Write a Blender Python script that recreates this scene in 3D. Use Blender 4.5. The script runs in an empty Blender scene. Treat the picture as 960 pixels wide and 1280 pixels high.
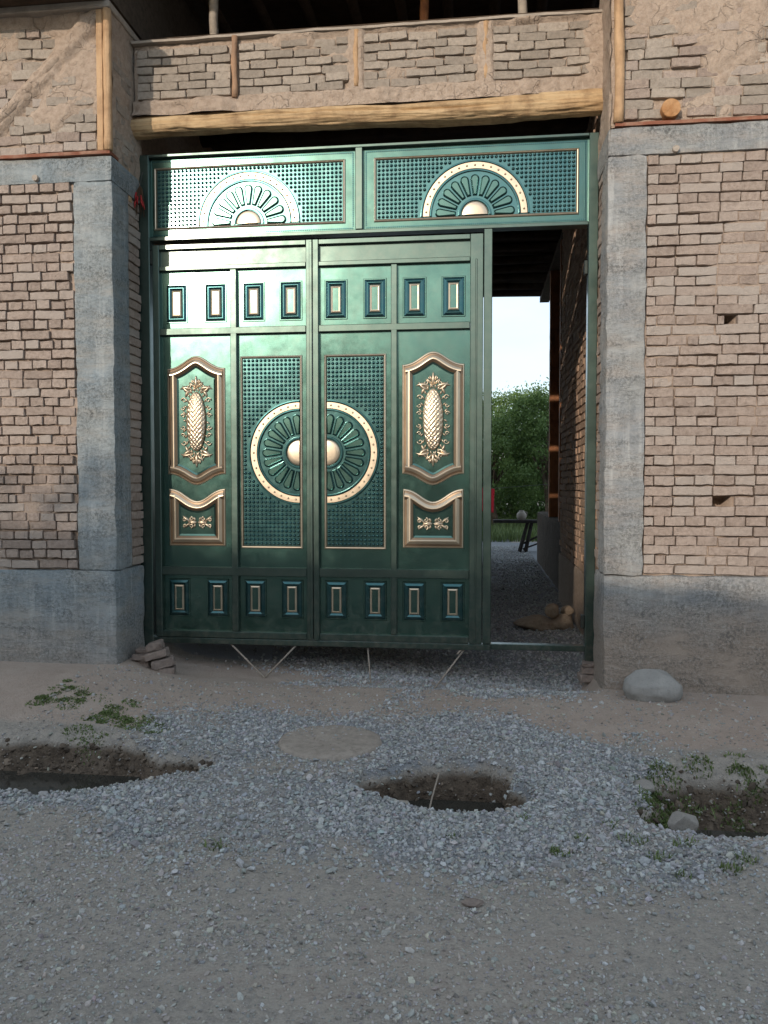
import bpy, math, random
import numpy as np
from mathutils import Vector, Matrix, Euler

R = math.radians
random.seed(7)
rng = np.random.default_rng(11)
scene = bpy.context.scene
col = scene.collection

# ------------------------------------------------------------------ camera
cam_d = bpy.data.cameras.new("camera")
cam_d.sensor_fit = 'VERTICAL'
cam_d.sensor_height = 36.0
cam_d.lens = 28.125
cam_d.clip_end = 2000
cam = bpy.data.objects.new("camera", cam_d)
col.objects.link(cam)
cam.location = (0, -6.0, 1.45)
cam.rotation_euler = (R(90 - 2.1), 0, R(6.8))
scene.camera = cam

# ------------------------------------------------------------------ sky and sun
SUN_AZ, SUN_EL = 21.6, 16.9           # degrees left of the street normal, above the horizon
tosun = Vector((-math.sin(R(SUN_AZ)) * math.cos(R(SUN_EL)), -math.cos(R(SUN_AZ)) * math.cos(R(SUN_EL)), math.sin(R(SUN_EL))))
world = bpy.data.worlds.new("World")
scene.world = world
world.use_nodes = True
wn = world.node_tree
wn.nodes.clear()
w_out = wn.nodes.new('ShaderNodeOutputWorld')
w_bg = wn.nodes.new('ShaderNodeBackground')
w_sky = wn.nodes.new('ShaderNodeTexSky')
w_sky.sky_type = 'NISHITA'
w_sky.sun_disc = False
w_sky.sun_elevation = R(SUN_EL)
w_sky.sun_rotation = math.atan2(tosun.x, tosun.y)
w_sky.air_density = 1.0
w_sky.dust_density = 1.4
w_sky.ozone_density = 1.0
w_bg.inputs['Strength'].default_value = 0.15
# thin high cloud: the same noise all over the sky
w_tc = wn.nodes.new('ShaderNodeTexCoord')
w_map = wn.nodes.new('ShaderNodeMapping'); w_map.inputs['Scale'].default_value = (1.0, 1.0, 3.2)
w_no = wn.nodes.new('ShaderNodeTexNoise'); w_no.inputs['Scale'].default_value = 2.2; w_no.inputs['Detail'].default_value = 6
w_rp = wn.nodes.new('ShaderNodeValToRGB')
w_rp.color_ramp.elements[0].position = 0.34; w_rp.color_ramp.elements[0].color = (0.25, 0.25, 0.25, 1)
w_rp.color_ramp.elements[1].position = 0.64; w_rp.color_ramp.elements[1].color = (0.85, 0.85, 0.85, 1)
w_mx = wn.nodes.new('ShaderNodeMixRGB'); w_mx.inputs[2].default_value = (5.3, 6.3, 7.2, 1)
wn.links.new(w_tc.outputs['Generated'], w_map.inputs[0]); wn.links.new(w_map.outputs[0], w_no.inputs['Vector'])
wn.links.new(w_no.outputs['Fac'], w_rp.inputs[0]); wn.links.new(w_rp.outputs[0], w_mx.inputs[0])
wn.links.new(w_sky.outputs[0], w_mx.inputs[1]); wn.links.new(w_mx.outputs[0], w_bg.inputs['Color'])
wn.links.new(w_bg.outputs[0], w_out.inputs['Surface'])

sun_d = bpy.data.lights.new("sun", 'SUN')
sun_d.energy = 2.0
sun_d.angle = R(0.55)
sun_d.color = (1.0, 0.87, 0.73)
sun = bpy.data.objects.new("sun", sun_d)
col.objects.link(sun)
sun.rotation_euler = (-tosun).to_track_quat('-Z', 'Y').to_euler()

vs = scene.view_settings
scene.display_settings.display_device = 'sRGB'
vs.view_transform = 'Standard'; vs.look = 'None'; vs.gamma = 1.0; vs.use_curve_mapping = False
vs.exposure = 0.42
scene.render.engine = 'CYCLES'
scene.cycles.max_bounces = 8

# ------------------------------------------------------------------ noise
def _h(ix, iy, iz, s):
    n = (ix * 374761393 + iy * 668265263 + iz * 2147483647 + s * 974634777) & 0xFFFFFFFF
    n = ((n ^ (n >> 13)) * 1274126177) & 0xFFFFFFFF
    n = ((n ^ (n >> 16)) * 2246822519) & 0xFFFFFFFF
    return ((n ^ (n >> 15)) & 0xFFFFFF) / float(0xFFFFFF)
def vnoise(x, y, z=0.0, s=0):
    x, y, z = np.broadcast_arrays(np.asarray(x, float), np.asarray(y, float), np.asarray(z, float))
    ix = np.floor(x).astype(np.int64); iy = np.floor(y).astype(np.int64); iz = np.floor(z).astype(np.int64)
    fx, fy, fz = x - ix, y - iy, z - iz
    fx = fx * fx * (3 - 2 * fx); fy = fy * fy * (3 - 2 * fy); fz = fz * fz * (3 - 2 * fz)
    def L(a, b, t): return a + (b - a) * t
    return L(L(L(_h(ix, iy, iz, s), _h(ix + 1, iy, iz, s), fx), L(_h(ix, iy + 1, iz, s), _h(ix + 1, iy + 1, iz, s), fx), fy),
             L(L(_h(ix, iy, iz + 1, s), _h(ix + 1, iy, iz + 1, s), fx), L(_h(ix, iy + 1, iz + 1, s), _h(ix + 1, iy + 1, iz + 1, s), fx), fy), fz) * 2 - 1
def fbm(x, y, z=0.0, s=0, o=4):
    t = 0; a = 1.0; f = 1.0; n = 0
    for k in range(o):
        t = t + a * vnoise(np.asarray(x) * f, np.asarray(y) * f, np.asarray(z) * f, s + k * 17); n += a; a *= .5; f *= 2.03
    return t / n
def sst(a, b, x):
    t = np.clip((np.asarray(x, float) - a) / (b - a), 0, 1); return t * t * (3 - 2 * t)

# ------------------------------------------------------------------ mesh helpers
class MB:
    def __init__(s): s.v = []; s.f = []; s.m = []; s.sm = []
    def add(s, vs, fs, mi=0, smooth=False):
        o = len(s.v); s.v.extend([tuple(p) for p in vs]); s.f.extend([tuple(i + o for i in f) for f in fs])
        s.m.extend([mi] * len(fs)); s.sm.extend([smooth] * len(fs)); return s
    def box(s, x0, x1, y0, y1, z0, z1, mi=0, b=0.0):
        if b <= 0:
            v = [(x, y, z) for x in (x0, x1) for y in (y0, y1) for z in (z0, z1)]
            return s.add(v, [(0, 1, 3, 2), (4, 6, 7, 5), (0, 4, 5, 1), (2, 3, 7, 6), (0, 2, 6, 4), (1, 5, 7, 3)], mi)
        v = []; idx = {}
        for i, (X, sx) in enumerate(((x0, 1), (x1, -1))):
            for j, (Y, sy) in enumerate(((y0, 1), (y1, -1))):
                for k, (Z, sz) in enumerate(((z0, 1), (z1, -1))):
                    for a in range(3):
                        q = [X + sx * b, Y + sy * b, Z + sz * b]; q[a] = (X, Y, Z)[a]
                        idx[i, j, k, a] = len(v); v.append(q)
        f = []
        for i in (0, 1): f.append([idx[i, j, k, 0] for j, k in ((0, 0), (0, 1), (1, 1), (1, 0))][::1 if i == 0 else -1])
        for j in (0, 1): f.append([idx[i, j, k, 1] for i, k in ((0, 0), (1, 0), (1, 1), (0, 1))][::1 if j == 0 else -1])
        for k in (0, 1): f.append([idx[i, j, k, 2] for i, j in ((0, 0), (0, 1), (1, 1), (1, 0))][::1 if k == 0 else -1])
        for j in (0, 1):
            for k in (0, 1): f.append([idx[0, j, k, 1], idx[1, j, k, 1], idx[1, j, k, 2], idx[0, j, k, 2]])
        for i in (0, 1):
            for k in (0, 1): f.append([idx[i, 0, k, 0], idx[i, 1, k, 0], idx[i, 1, k, 2], idx[i, 0, k, 2]])
        for i in (0, 1):
            for j in (0, 1): f.append([idx[i, j, 0, 0], idx[i, j, 1, 0], idx[i, j, 1, 1], idx[i, j, 0, 1]])
        for i in (0, 1):
            for j in (0, 1):
                for k in (0, 1): f.append([idx[i, j, k, a] for a in range(3)])
        return s.add(v, f, mi)
    def tube(s, pts, rad, n=8, mi=0, smooth=True, flat=1.0, caps=True):
        pts = [Vector(p) for p in pts]
        if not hasattr(rad, '__len__'): rad = [rad] * len(pts)
        v = []; f = []
        t0 = (pts[1] - pts[0]).normalized()
        ref = Vector((0, 0, 1)) if abs(t0.z) < .9 else Vector((1, 0, 0))
        u = t0.cross(ref).normalized()
        for i, p in enumerate(pts):
            t = (pts[min(i + 1, len(pts) - 1)] - pts[max(i - 1, 0)]).normalized()
            u = (u - t * u.dot(t)).normalized(); w = t.cross(u)
            for k in range(n):
                a = 2 * math.pi * k / n
                v.append(p + (u * math.cos(a) + w * math.sin(a) * flat) * rad[i])
        for i in range(len(pts) - 1):
            for k in range(n):
                a = i * n + k; b = i * n + (k + 1) % n
                f.append((a, b, b + n, a + n))
        if caps:
            f.append(tuple(range(n))[::-1]); f.append(tuple(range((len(pts) - 1) * n, len(pts) * n)))
        return s.add(v, f, mi, smooth)
    def loops(s, loops, mis, closed=True, cap=None, smooth=False, y0=0.0):
        """consecutive rings of equal length joined by quads; ring = list of (x,y,z)"""
        n = len(loops[0]); o = len(s.v)
        for l in loops: s.v.extend([tuple(p) for p in l])
        for i in range(len(loops) - 1):
            for k in range(n if closed else n - 1):
                a = o + i * n + k; b = o + i * n + (k + 1) % n
                s.f.append((a, b, b + n, a + n)); s.m.append(mis[i]); s.sm.append(smooth)
        if cap is not None:
            s.f.append(tuple(range(o + (len(loops) - 1) * n, o + len(loops) * n))); s.m.append(cap); s.sm.append(False)
        return s
    def mesh(s, name, mats):
        me = bpy.data.meshes.new(name); me.from_pydata(s.v, [], s.f)
        for m in (mats if isinstance(mats, (list, tuple)) else [mats]): me.materials.append(m)
        me.polygons.foreach_set('material_index', s.m); me.polygons.foreach_set('use_smooth', s.sm)
        me.update(); return me
    def build(s, name, mats, parent=None, loc=(0, 0, 0), rot=(0, 0, 0)):
        return link(name, s.mesh(name, mats), parent, loc, rot)
def link(name, me, parent=None, loc=(0, 0, 0), rot=(0, 0, 0), scale=(1, 1, 1)):
    o = bpy.data.objects.new(name, me); col.objects.link(o)
    o.location = loc; o.rotation_euler = rot; o.scale = scale
    if parent is not None: o.parent = parent
    return o
def npmesh(name, v, quads=None, tris=None, mats=(), smooth=True, colr=None):
    v = np.asarray(v, np.float32).reshape(-1, 3)
    me = bpy.data.meshes.new(name); me.vertices.add(len(v)); me.vertices.foreach_set('co', v.ravel())
    parts = []; tot = []
    if quads is not None and len(quads): parts.append(np.asarray(quads, np.int32).ravel()); tot.append(np.full(len(quads), 4, np.int32))
    if tris is not None and len(tris): parts.append(np.asarray(tris, np.int32).ravel()); tot.append(np.full(len(tris), 3, np.int32))
    li = np.concatenate(parts); t = np.concatenate(tot)
    me.loops.add(len(li)); me.loops.foreach_set('vertex_index', li)
    me.polygons.add(len(t)); me.polygons.foreach_set('loop_start', np.concatenate([[0], np.cumsum(t)[:-1]]).astype(np.int32))
    me.polygons.foreach_set('use_smooth', np.full(len(t), smooth))
    me.update(calc_edges=True)
    if colr is not None:
        at = me.attributes.new('col', 'FLOAT_COLOR', 'POINT')
        c = np.ones((len(v), 4), np.float32); c[:, :colr.shape[1]] = colr; at.data.foreach_set('color', c.ravel())
    for m in (mats if isinstance(mats, (list, tuple)) else [mats]): me.materials.append(m)
    return me
def gridquads(nu, nv):
    i = np.arange((nu - 1) * (nv - 1)); a = (i // (nv - 1)) * nv + i % (nv - 1)
    return np.stack([a, a + nv, a + nv + 1, a + 1], 1)
def empty(name, loc=(0, 0, 0), rot=(0, 0, 0)):
    o = bpy.data.objects.new(name, None); col.objects.link(o); o.location = loc; o.rotation_euler = rot; return o
def tag(o, label, cat, group=None, kind=None):
    o['label'] = label; o['category'] = cat
    if group: o['group'] = group
    if kind: o['kind'] = kind
    return o
def roughbox(name, x0, x1, y0, y1, z0, z1, mat, parent=None, step=.06, amp=.006, rnd=.012, seed=0, freq=9):
    """box with subdivided faces, softened edges and an uneven surface"""
    n = [max(2, int(round((b - a) / step)) + 1) for a, b in ((x0, x1), (y0, y1), (z0, z1))]
    n = [min(k, 70) for k in n]
    lin = [np.linspace(a, b, k) for (a, b), k in zip(((x0, x1), (y0, y1), (z0, z1)), n)]
    V = []; Q = []; o = 0
    for ax in range(3):
        u, w = [a for a in range(3) if a != ax]
        for side in (0, 1):
            U, W = np.meshgrid(lin[u], lin[w], indexing='ij'); p = np.zeros(U.shape + (3,))
            p[..., u] = U; p[..., w] = W; p[..., ax] = lin[ax][-1 if side else 0]
            q = gridquads(*U.shape)
            if (side == 0) == (ax != 1): q = q[:, ::-1]
            V.append(p.reshape(-1, 3)); Q.append(q + o); o += U.size
    V = np.concatenate(V); Q = np.concatenate(Q)
    lo = np.array([x0, y0, z0]); hi = np.array([x1, y1, z1]); c = np.clip(V, lo + rnd, hi - rnd); d = V - c
    l = np.linalg.norm(d, axis=1, keepdims=True); V = c + d / np.maximum(l, 1e-9) * np.minimum(l, rnd)
    for a in range(3):
        V[:, a] += amp * fbm(V[:, 0] * freq + a * 31, V[:, 1] * freq, V[:, 2] * freq, seed + a * 7, 3)
    return link(name, npmesh(name, V, quads=Q, mats=mat), parent)

# ------------------------------------------------------------------ material helpers
def newmat(name):
    m = bpy.data.materials.new(name); m.use_nodes = True; nt = m.node_tree; nt.nodes.clear()
    out = nt.nodes.new('ShaderNodeOutputMaterial'); p = nt.nodes.new('ShaderNodeBsdfPrincipled')
    nt.links.new(p.outputs[0], out.inputs['Surface']); return m, nt, p
class NT:
    def __init__(s, nt): s.nt = nt
    def n(s, t, **kw):
        nd = s.nt.nodes.new(t)
        for k, v in kw.items():
            if k in nd.inputs.keys() if isinstance(k, str) else False: pass
            setattr(nd, k, v)
        return nd
    def l(s, a, b): s.nt.links.new(a, b)
    def coord(s, scale=(1, 1, 1), kind='Object'):
        tc = s.nt.nodes.new('ShaderNodeTexCoord'); mp = s.nt.nodes.new('ShaderNodeMapping'); mp.inputs['Scale'].default_value = scale
        s.l(tc.outputs[kind], mp.inputs[0]); return mp.outputs[0]
    def world(s, scale=(1, 1, 1)):
        g = s.nt.nodes.new('ShaderNodeNewGeometry'); mp = s.nt.nodes.new('ShaderNodeMapping'); mp.inputs['Scale'].default_value = scale
        s.l(g.outputs['Position'], mp.inputs[0]); return mp.outputs[0]
    def noise(s, vec, scale, detail=4, rough=.55, dist=0):
        nd = s.nt.nodes.new('ShaderNodeTexNoise'); nd.inputs['Scale'].default_value = scale; nd.inputs['Detail'].default_value = detail
        nd.inputs['Roughness'].default_value = rough; nd.inputs['Distortion'].default_value = dist; s.l(vec, nd.inputs['Vector']); return nd.outputs['Fac']
    def vor(s, vec, scale, feat='F1', out='Distance'):
        nd = s.nt.nodes.new('ShaderNodeTexVoronoi'); nd.feature = feat; nd.inputs['Scale'].default_value = scale; s.l(vec, nd.inputs['Vector']); return nd.outputs[out]
    def ramp(s, fac, stops):
        nd = s.nt.nodes.new('ShaderNodeValToRGB'); cr = nd.color_ramp
        while len(cr.elements) < len(stops): cr.elements.new(.5)
        for e, (p, c) in zip(cr.elements, stops):
            e.position = p; e.color = (c, c, c, 1) if not hasattr(c, '__len__') else (*c, 1)
        s.l(fac, nd.inputs[0]); return nd.outputs[0]
    def mix(s, fac, a, b, mode='MIX'):
        nd = s.nt.nodes.new('ShaderNodeMixRGB'); nd.blend_type = mode
        for i, v in ((0, fac), (1, a), (2, b)):
            if hasattr(v, 'is_output'): s.l(v, nd.inputs[i])
            elif i == 0: nd.inputs[0].default_value = v
            else: nd.inputs[i].default_value = (*v, 1) if hasattr(v, '__len__') else (v, v, v, 1)
        return nd.outputs[0]
    def math(s, op, a, b=0.0):
        nd = s.nt.nodes.new('ShaderNodeMath'); nd.operation = op
        for i, v in ((0, a), (1, b)):
            if hasattr(v, 'is_output'): s.l(v, nd.inputs[i])
            else: nd.inputs[i].default_value = v
        return nd.outputs[0]
    def bump(s, h, strength, dist, prev=None):
        nd = s.nt.nodes.new('ShaderNodeBump'); nd.inputs['Strength'].default_value = strength; nd.inputs['Distance'].default_value = dist
        s.l(h, nd.inputs['Height'])
        if prev is not None: s.l(prev, nd.inputs['Normal'])
        return nd.outputs[0]
    def objrand(s):
        return s.nt.nodes.new('ShaderNodeObjectInfo').outputs['Random']

def mud_mat(name, c1, c2, c3, bumpd=.006, scale=1.0, randamt=.35, rough=.95, crack=.0, c_rand=None):
    m, nt, p = newmat(name); k = NT(nt); v = k.world()
    a = k.noise(v, 5 * scale, 5, .6); b = k.noise(v, 38 * scale, 5, .7)
    c = k.mix(k.ramp(a, [(.3, 0), (.7, 1)]), c1, c2)
    c = k.mix(k.ramp(b, [(.42, 0), (.68, 1)]), c, c3)
    if c_rand is not None: c = k.mix(k.ramp(k.objrand(), [(.45, 0), (1, .9)]), c, c_rand)
    if randamt > 0:
        r = k.ramp(k.objrand(), [(0, 1 - randamt), (1, 1 + randamt * .35)])
        c = k.mix(1.0, c, r, 'MULTIPLY')
    nt.links.new(c, p.inputs['Base Color']); p.inputs['Roughness'].default_value = rough
    p.inputs['Specular IOR Level'].default_value = .15
    h = k.mix(.4, k.noise(v, 34 * scale, 6, .75), k.noise(v, 110 * scale, 4, .7))
    nb = k.bump(h, .9, bumpd * 1.8)
    pit = k.vor(v, 55 * scale); nb = k.bump(k.ramp(pit, [(.02, 0), (.22, 1)]), .35, bumpd * .7, nb)
    if crack > 0:
        d = nt.nodes.new('ShaderNodeVectorMath'); d.operation = 'ADD'
        nz = nt.nodes.new('ShaderNodeTexNoise'); nz.inputs['Scale'].default_value = 9; k.l(v, nz.inputs['Vector'])
        sc = nt.nodes.new('ShaderNodeVectorMath'); sc.operation = 'SCALE'; sc.inputs['Scale'].default_value = .16
        k.l(nz.outputs['Color'], sc.inputs[0]); k.l(v, d.inputs[0]); k.l(sc.outputs[0], d.inputs[1])
        e = k.vor(d.outputs[0], 9, 'DISTANCE_TO_EDGE'); gate_ = k.ramp(k.noise(v, 6, 3, .6), [(.45, 0), (.6, 1)]); e = k.mix(gate_, 1.0, k.ramp(e, [(.0, 0), (.035, 1)])); nb = k.bump(e, crack, .010, nb)
    nt.links.new(nb, p.inputs['Normal']); return m

MAT = {}
MAT['brick'] = mud_mat('mud_brick', (.45, .355, .298), (.51, .41, .345), (.34, .265, .22), .013, 1, .26, c_rand=(.375, .325, .285))
MAT['brick_grey'] = mud_mat('grey_mud_brick', (.375, .322, .27), (.435, .37, .31), (.30, .255, .212), .010, 1, .22)
MAT['brick_red'] = mud_mat('reddish_mud_brick', (.41, .285, .205), (.46, .33, .245), (.33, .225, .16), .007, 1, .25)
MAT['mortar'] = mud_mat('mud_mortar', (.40, .31, .25), (.46, .365, .295), (.32, .245, .195), .012, .8, 0, crack=.6)
MAT['daub'] = mud_mat('mud_daub', (.43, .335, .265), (.48, .385, .31), (.34, .26, .20), .014, .7, 0, crack=.8)
MAT['disc'] = mud_mat('tan_cement', (.34, .29, .245), (.39, .335, .285), (.27, .23, .195), .010, .7, 0)
MAT['clod'] = mud_mat('dry_clod', (.34, .27, .20), (.40, .32, .245), (.27, .21, .155), .012, .8, .25)
MAT['rubble_brick'] = mud_mat('rubble_brick', (.27, .215, .185), (.33, .265, .225), (.21, .17, .15), .006, 1, .2)

def concrete_mat(name, base, blue, warm, pale, splash=.5, s0=.45, s1=.85):
    m, nt, p = newmat(name); k = NT(nt); v = k.world(); vb = k.world((1.1, 1.1, 4.5)); vv = k.world((9, 9, .7))
    c = k.mix(k.ramp(k.noise(v, 2.3, 5, .6, .4), [(.38, 0), (.62, 1)]), base, blue)
    c = k.mix(k.ramp(k.noise(vb, 2.2, 5, .65), [(.46, 0), (.68, .8)]), c, warm)
    c = k.mix(k.ramp(k.noise(vv, 2.0, 4, .6), [(.52, 0), (.70, .6)]), c, pale)
    c = k.mix(k.ramp(k.noise(k.world((2.5, 2.5, .9)), 3.5, 6, .7, .8), [(.5, 0), (.7, .45)]), c, tuple(x * .72 for x in blue))
    # mud splashed up from the ground
    sx = nt.nodes.new('ShaderNodeSeparateXYZ'); k.l(v, sx.inputs[0])
    hh = k.math('ADD', sx.outputs[2], k.math('MULTIPLY', k.noise(v, 3.2, 5, .6), .5))
    c = k.mix(k.ramp(hh, [(s0, splash), (s1, 0)]), c, (.365, .295, .24))
    # honeycombed bands where the stone shows through
    hm = k.ramp(k.noise(k.world((1.4, 1.4, 3.6)), 2.4, 7, .78, 0), [(.42, .12), (.68, 1)])
    sp = k.noise(v, 48, 5, .85)
    c = k.mix(k.math('MULTIPLY', hm, k.ramp(sp, [(.43, .95), (.51, 0)])), c, tuple(x * .34 for x in base))
    c = k.mix(k.math('MULTIPLY', hm, k.ramp(sp, [(.53, 0), (.62, .75)])), c, pale)
    nt.links.new(c, p.inputs['Base Color']); p.inputs['Roughness'].default_value = .95; p.inputs['Specular IOR Level'].default_value = .15
    nb = k.bump(k.mix(.5, k.noise(v, 26, 6, .75), k.noise(v, 90, 4, .75)), .8, .012)
    nb = k.bump(k.math('MULTIPLY', hm, sp), .8, .022, nb)
    nb = k.bump(k.ramp(k.noise(k.world((.6, .6, 7)), 1.6, 2, .5), [(.49, 0), (.51, 1)]), .2, .005, nb)
    nt.links.new(nb, p.inputs['Normal']); return m
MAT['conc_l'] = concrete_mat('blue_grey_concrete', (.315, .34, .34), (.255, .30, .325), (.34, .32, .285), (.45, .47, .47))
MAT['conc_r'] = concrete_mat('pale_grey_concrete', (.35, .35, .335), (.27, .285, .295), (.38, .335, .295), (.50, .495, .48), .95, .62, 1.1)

def wood_mat(name, c1, c2, c3, axis=0, rough=.75, grain=1.0):
    m, nt, p = newmat(name); k = NT(nt)
    sc = [26, 26, 26]; sc[axis] = 1.6; v = k.coord(tuple(sc)); w = k.coord()
    a = k.noise(v, 1.2 * grain, 6, .65, .6); b = k.noise(w, 7, 5, .65)
    c = k.mix(k.ramp(a, [(.35, 0), (.65, 1)]), c1, c2); c = k.mix(k.ramp(b, [(.45, 0), (.68, .85)]), c, c3)
    nt.links.new(c, p.inputs['Base Color']); p.inputs['Roughness'].default_value = rough; p.inputs['Specular IOR Level'].default_value = .25
    nb = k.bump(a, .8, .012); nb = k.bump(k.noise(w, 22, 5, .7), .6, .012, nb); nb = k.bump(k.noise(w, 120, 3, .6), .2, .003, nb)
    nt.links.new(nb, p.inputs['Normal']); return m
MAT['log'] = wood_mat('debarked_log', (.56, .41, .24), (.46, .30, .155), (.26, .16, .085), 0)
MAT['pole'] = wood_mat('pale_pole', (.55, .37, .22), (.46, .29, .16), (.33, .20, .11), 2)
MAT['timber'] = wood_mat('red_brown_timber', (.44, .20, .095), (.36, .15, .07), (.22, .10, .05), 2)
MAT['stud'] = wood_mat('brown_stud', (.40, .25, .16), (.34, .20, .12), (.28, .18, .12), 2)
MAT['red_board'] = wood_mat('dull_red_board', (.26, .10, .06), (.20, .075, .045), (.33, .20, .14), 0)
MAT['grey_board'] = wood_mat('weathered_board', (.42, .36, .30), (.36, .31, .26), (.28, .24, .20), 0)
MAT['dark_wood'] = wood_mat('dark_timber', (.09, .062, .042), (.065, .043, .03), (.04, .028, .02), 0)  # very dark brown wood tone for roof deck, rafters, joists and header beam
MAT['bench_wood'] = wood_mat('black_bench_wood', (.035, .03, .027), (.025, .02, .018), (.05, .04, .033), 0)
MAT['endgrain'] = wood_mat('log_end', (.40, .20, .085), (.30, .14, .055), (.48, .28, .14), 1, .85, .4)

def paint(name, base, rough, metallic, coat=.4, dirt=(.30, .25, .2), wav=.0009, dust=.38):
    m, nt, p = newmat(name); k = NT(nt); v = k.coord()
    a = k.noise(v, 3.0, 4, .6)
    c = k.mix(k.ramp(a, [(.3, 0), (.7, 1)]), base, tuple(x * .84 for x in base))
    sx = nt.nodes.new('ShaderNodeSeparateXYZ'); k.l(k.world(), sx.inputs[0])
    d = k.math('MULTIPLY', k.ramp(k.noise(v, 16, 6, .7), [(.42, 0), (.75, dust)]), k.ramp(sx.outputs[2], [(.15, 1), (.75, .22)]))
    c = k.mix(d, c, dirt)
    nt.links.new(c, p.inputs['Base Color']); nt.links.new(k.math('MULTIPLY', k.math('SUBTRACT', 1.0, d), metallic), p.inputs['Metallic'])
    nt.links.new(k.ramp(k.noise(v, 9, 5, .65), [(.3, rough * .85), (.75, min(1, rough * 1.3))]), p.inputs['Roughness'])
    p.inputs['Coat Weight'].default_value = coat; p.inputs['Coat Roughness'].default_value = .12
    nb = k.bump(k.noise(v, 2.2, 2, .5), .6, wav * 8); nb = k.bump(k.noise(v, 240, 2, .5), .06, .001, nb)
    nt.links.new(nb, p.inputs['Normal']); return m
MAT['green'] = paint('green_metallic_enamel', (.085, .178, .150), .215, .95, .4)
MAT['green_frame'] = paint('dark_green_frame_enamel', (.080, .122, .105), .33, .85)
MAT['teal'] = paint('teal_enamel', (.034, .115, .122), .22, .92)
MAT['teal_pale'] = paint('pale_teal_enamel', (.075, .18, .175), .22, .93, .4)
MAT['gold'] = paint('gold_paint', (.60, .495, .365), .34, .88, .12)
MAT['bronze'] = paint('bronze_paint', (.26, .18, .115), .36, .85, .12)
MAT['steel_dark'] = paint('dark_steel', (.05, .06, .055), .45, .8, 0)
MAT['rod'] = wood_mat('dry_stick', (.40, .34, .28), (.33, .28, .23), (.25, .2, .16), 2)

def stone_mat(name, c1, c2, bumpd=.004, sc=1):
    m, nt, p = newmat(name); k = NT(nt); v = k.coord()
    c = k.mix(k.ramp(k.noise(v, 6 * sc, 5, .6), [(.35, 0), (.7, 1)]), c1, c2)
    c = k.mix(k.ramp(k.noise(v, 50 * sc, 4, .7), [(.5, 0), (.75, .5)]), c, tuple(x * .6 for x in c1))
    nt.links.new(c, p.inputs['Base Color']); p.inputs['Roughness'].default_value = .85; p.inputs['Specular IOR Level'].default_value = .3
    nb = k.bump(k.noise(v, 40 * sc, 6, .7), .6, bumpd); nt.links.new(nb, p.inputs['Normal']); return m
MAT['boulder'] = stone_mat('river_boulder', (.27, .26, .245), (.35, .335, .31), .008)
MAT['rock'] = stone_mat('pale_rock', (.24, .22, .20), (.32, .295, .265), .014)
MAT['white_rock'] = stone_mat('white_chunk', (.55, .56, .56), (.66, .67, .67), .008)
MAT['cement'] = stone_mat('dry_cement', (.30, .265, .225), (.38, .335, .285), .012)

def vcol_mat(name, rough=.9, bumpd=0, spec=.3, mult=1):
    m, nt, p = newmat(name); k = NT(nt)
    at = nt.nodes.new('ShaderNodeAttribute'); at.attribute_name = 'col'
    c = at.outputs['Color']; v = k.world()
    c = k.mix(1.0, c, k.ramp(k.noise(v, 160, 3, .7), [(.3, .8), (.7, 1.12)]), 'MULTIPLY')
    nt.links.new(c, p.inputs['Base Color']); p.inputs['Roughness'].default_value = rough; p.inputs['Specular IOR Level'].default_value = spec
    if bumpd: nt.links.new(k.bump(k.noise(v, 220, 3, .7), .4, bumpd), p.inputs['Normal'])
    return m
MAT['gravel'] = vcol_mat('crushed_stone', .85, .002)
# ground: per-vertex kind of surface (r gravel dust, g tan trodden soil, b dark wet soil)
def ground_mat():
    m, nt, p = newmat('street_ground'); k = NT(nt); v = k.world()
    at = nt.nodes.new('ShaderNodeAttribute'); at.attribute_name = 'col'
    sp = nt.nodes.new('ShaderNodeSeparateColor'); k.l(at.outputs['Color'], sp.inputs[0])
    n1 = k.noise(v, 3, 6, .65); n2 = k.noise(v, 26, 6, .7); n3 = k.noise(v, 140, 5, .75)
    def edge(x, amt=.5): return k.ramp(k.math('ADD', x, k.math('MULTIPLY', k.math('SUBTRACT', n2, .5), amt)), [(.35, 0), (.65, 1)])
    road = k.mix(n1, (.31, .275, .235), (.38, .34, .295)); road = k.mix(k.ramp(n2, [(.45, 0), (.65, .75)]), road, (.235, .215, .195))
    grav = k.mix(n3, (.19, .195, .205), (.29, .295, .305))
    tan = k.mix(k.ramp(n1, [(.3, 0), (.7, 1)]), (.36, .285, .235), (.42, .345, .29)); tan = k.mix(k.ramp(n2, [(.5, 0), (.75, .5)]), tan, (.29, .225, .18))
    dark = k.mix(k.ramp(n2, [(.35, 0), (.65, 1)]), (.05, .037, .028), (.15, .115, .085)); dark = k.mix(k.ramp(n1, [(.45, 0), (.7, .6)]), dark, (.20, .155, .12))
    c = k.mix(edge(sp.outputs[0]), road, grav); c = k.mix(edge(sp.outputs[1]), c, tan); c = k.mix(edge(sp.outputs[2], .3), c, dark)
    c = k.mix(1.0, c, k.ramp(n3, [(.3, .8), (.7, 1.15)]), 'MULTIPLY')
    nt.links.new(c, p.inputs['Base Color']); p.inputs['Roughness'].default_value = .95; p.inputs['Specular IOR Level'].default_value = .15
    nb = k.bump(k.mix(.5, n2, n3), .8, .012); nb = k.bump(k.ramp(k.vor(v, 60), [(.0, 1), (.5, 0)]), .5, .008, nb)
    nt.links.new(nb, p.inputs['Normal']); return m
MAT['ground'] = ground_mat()
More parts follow.
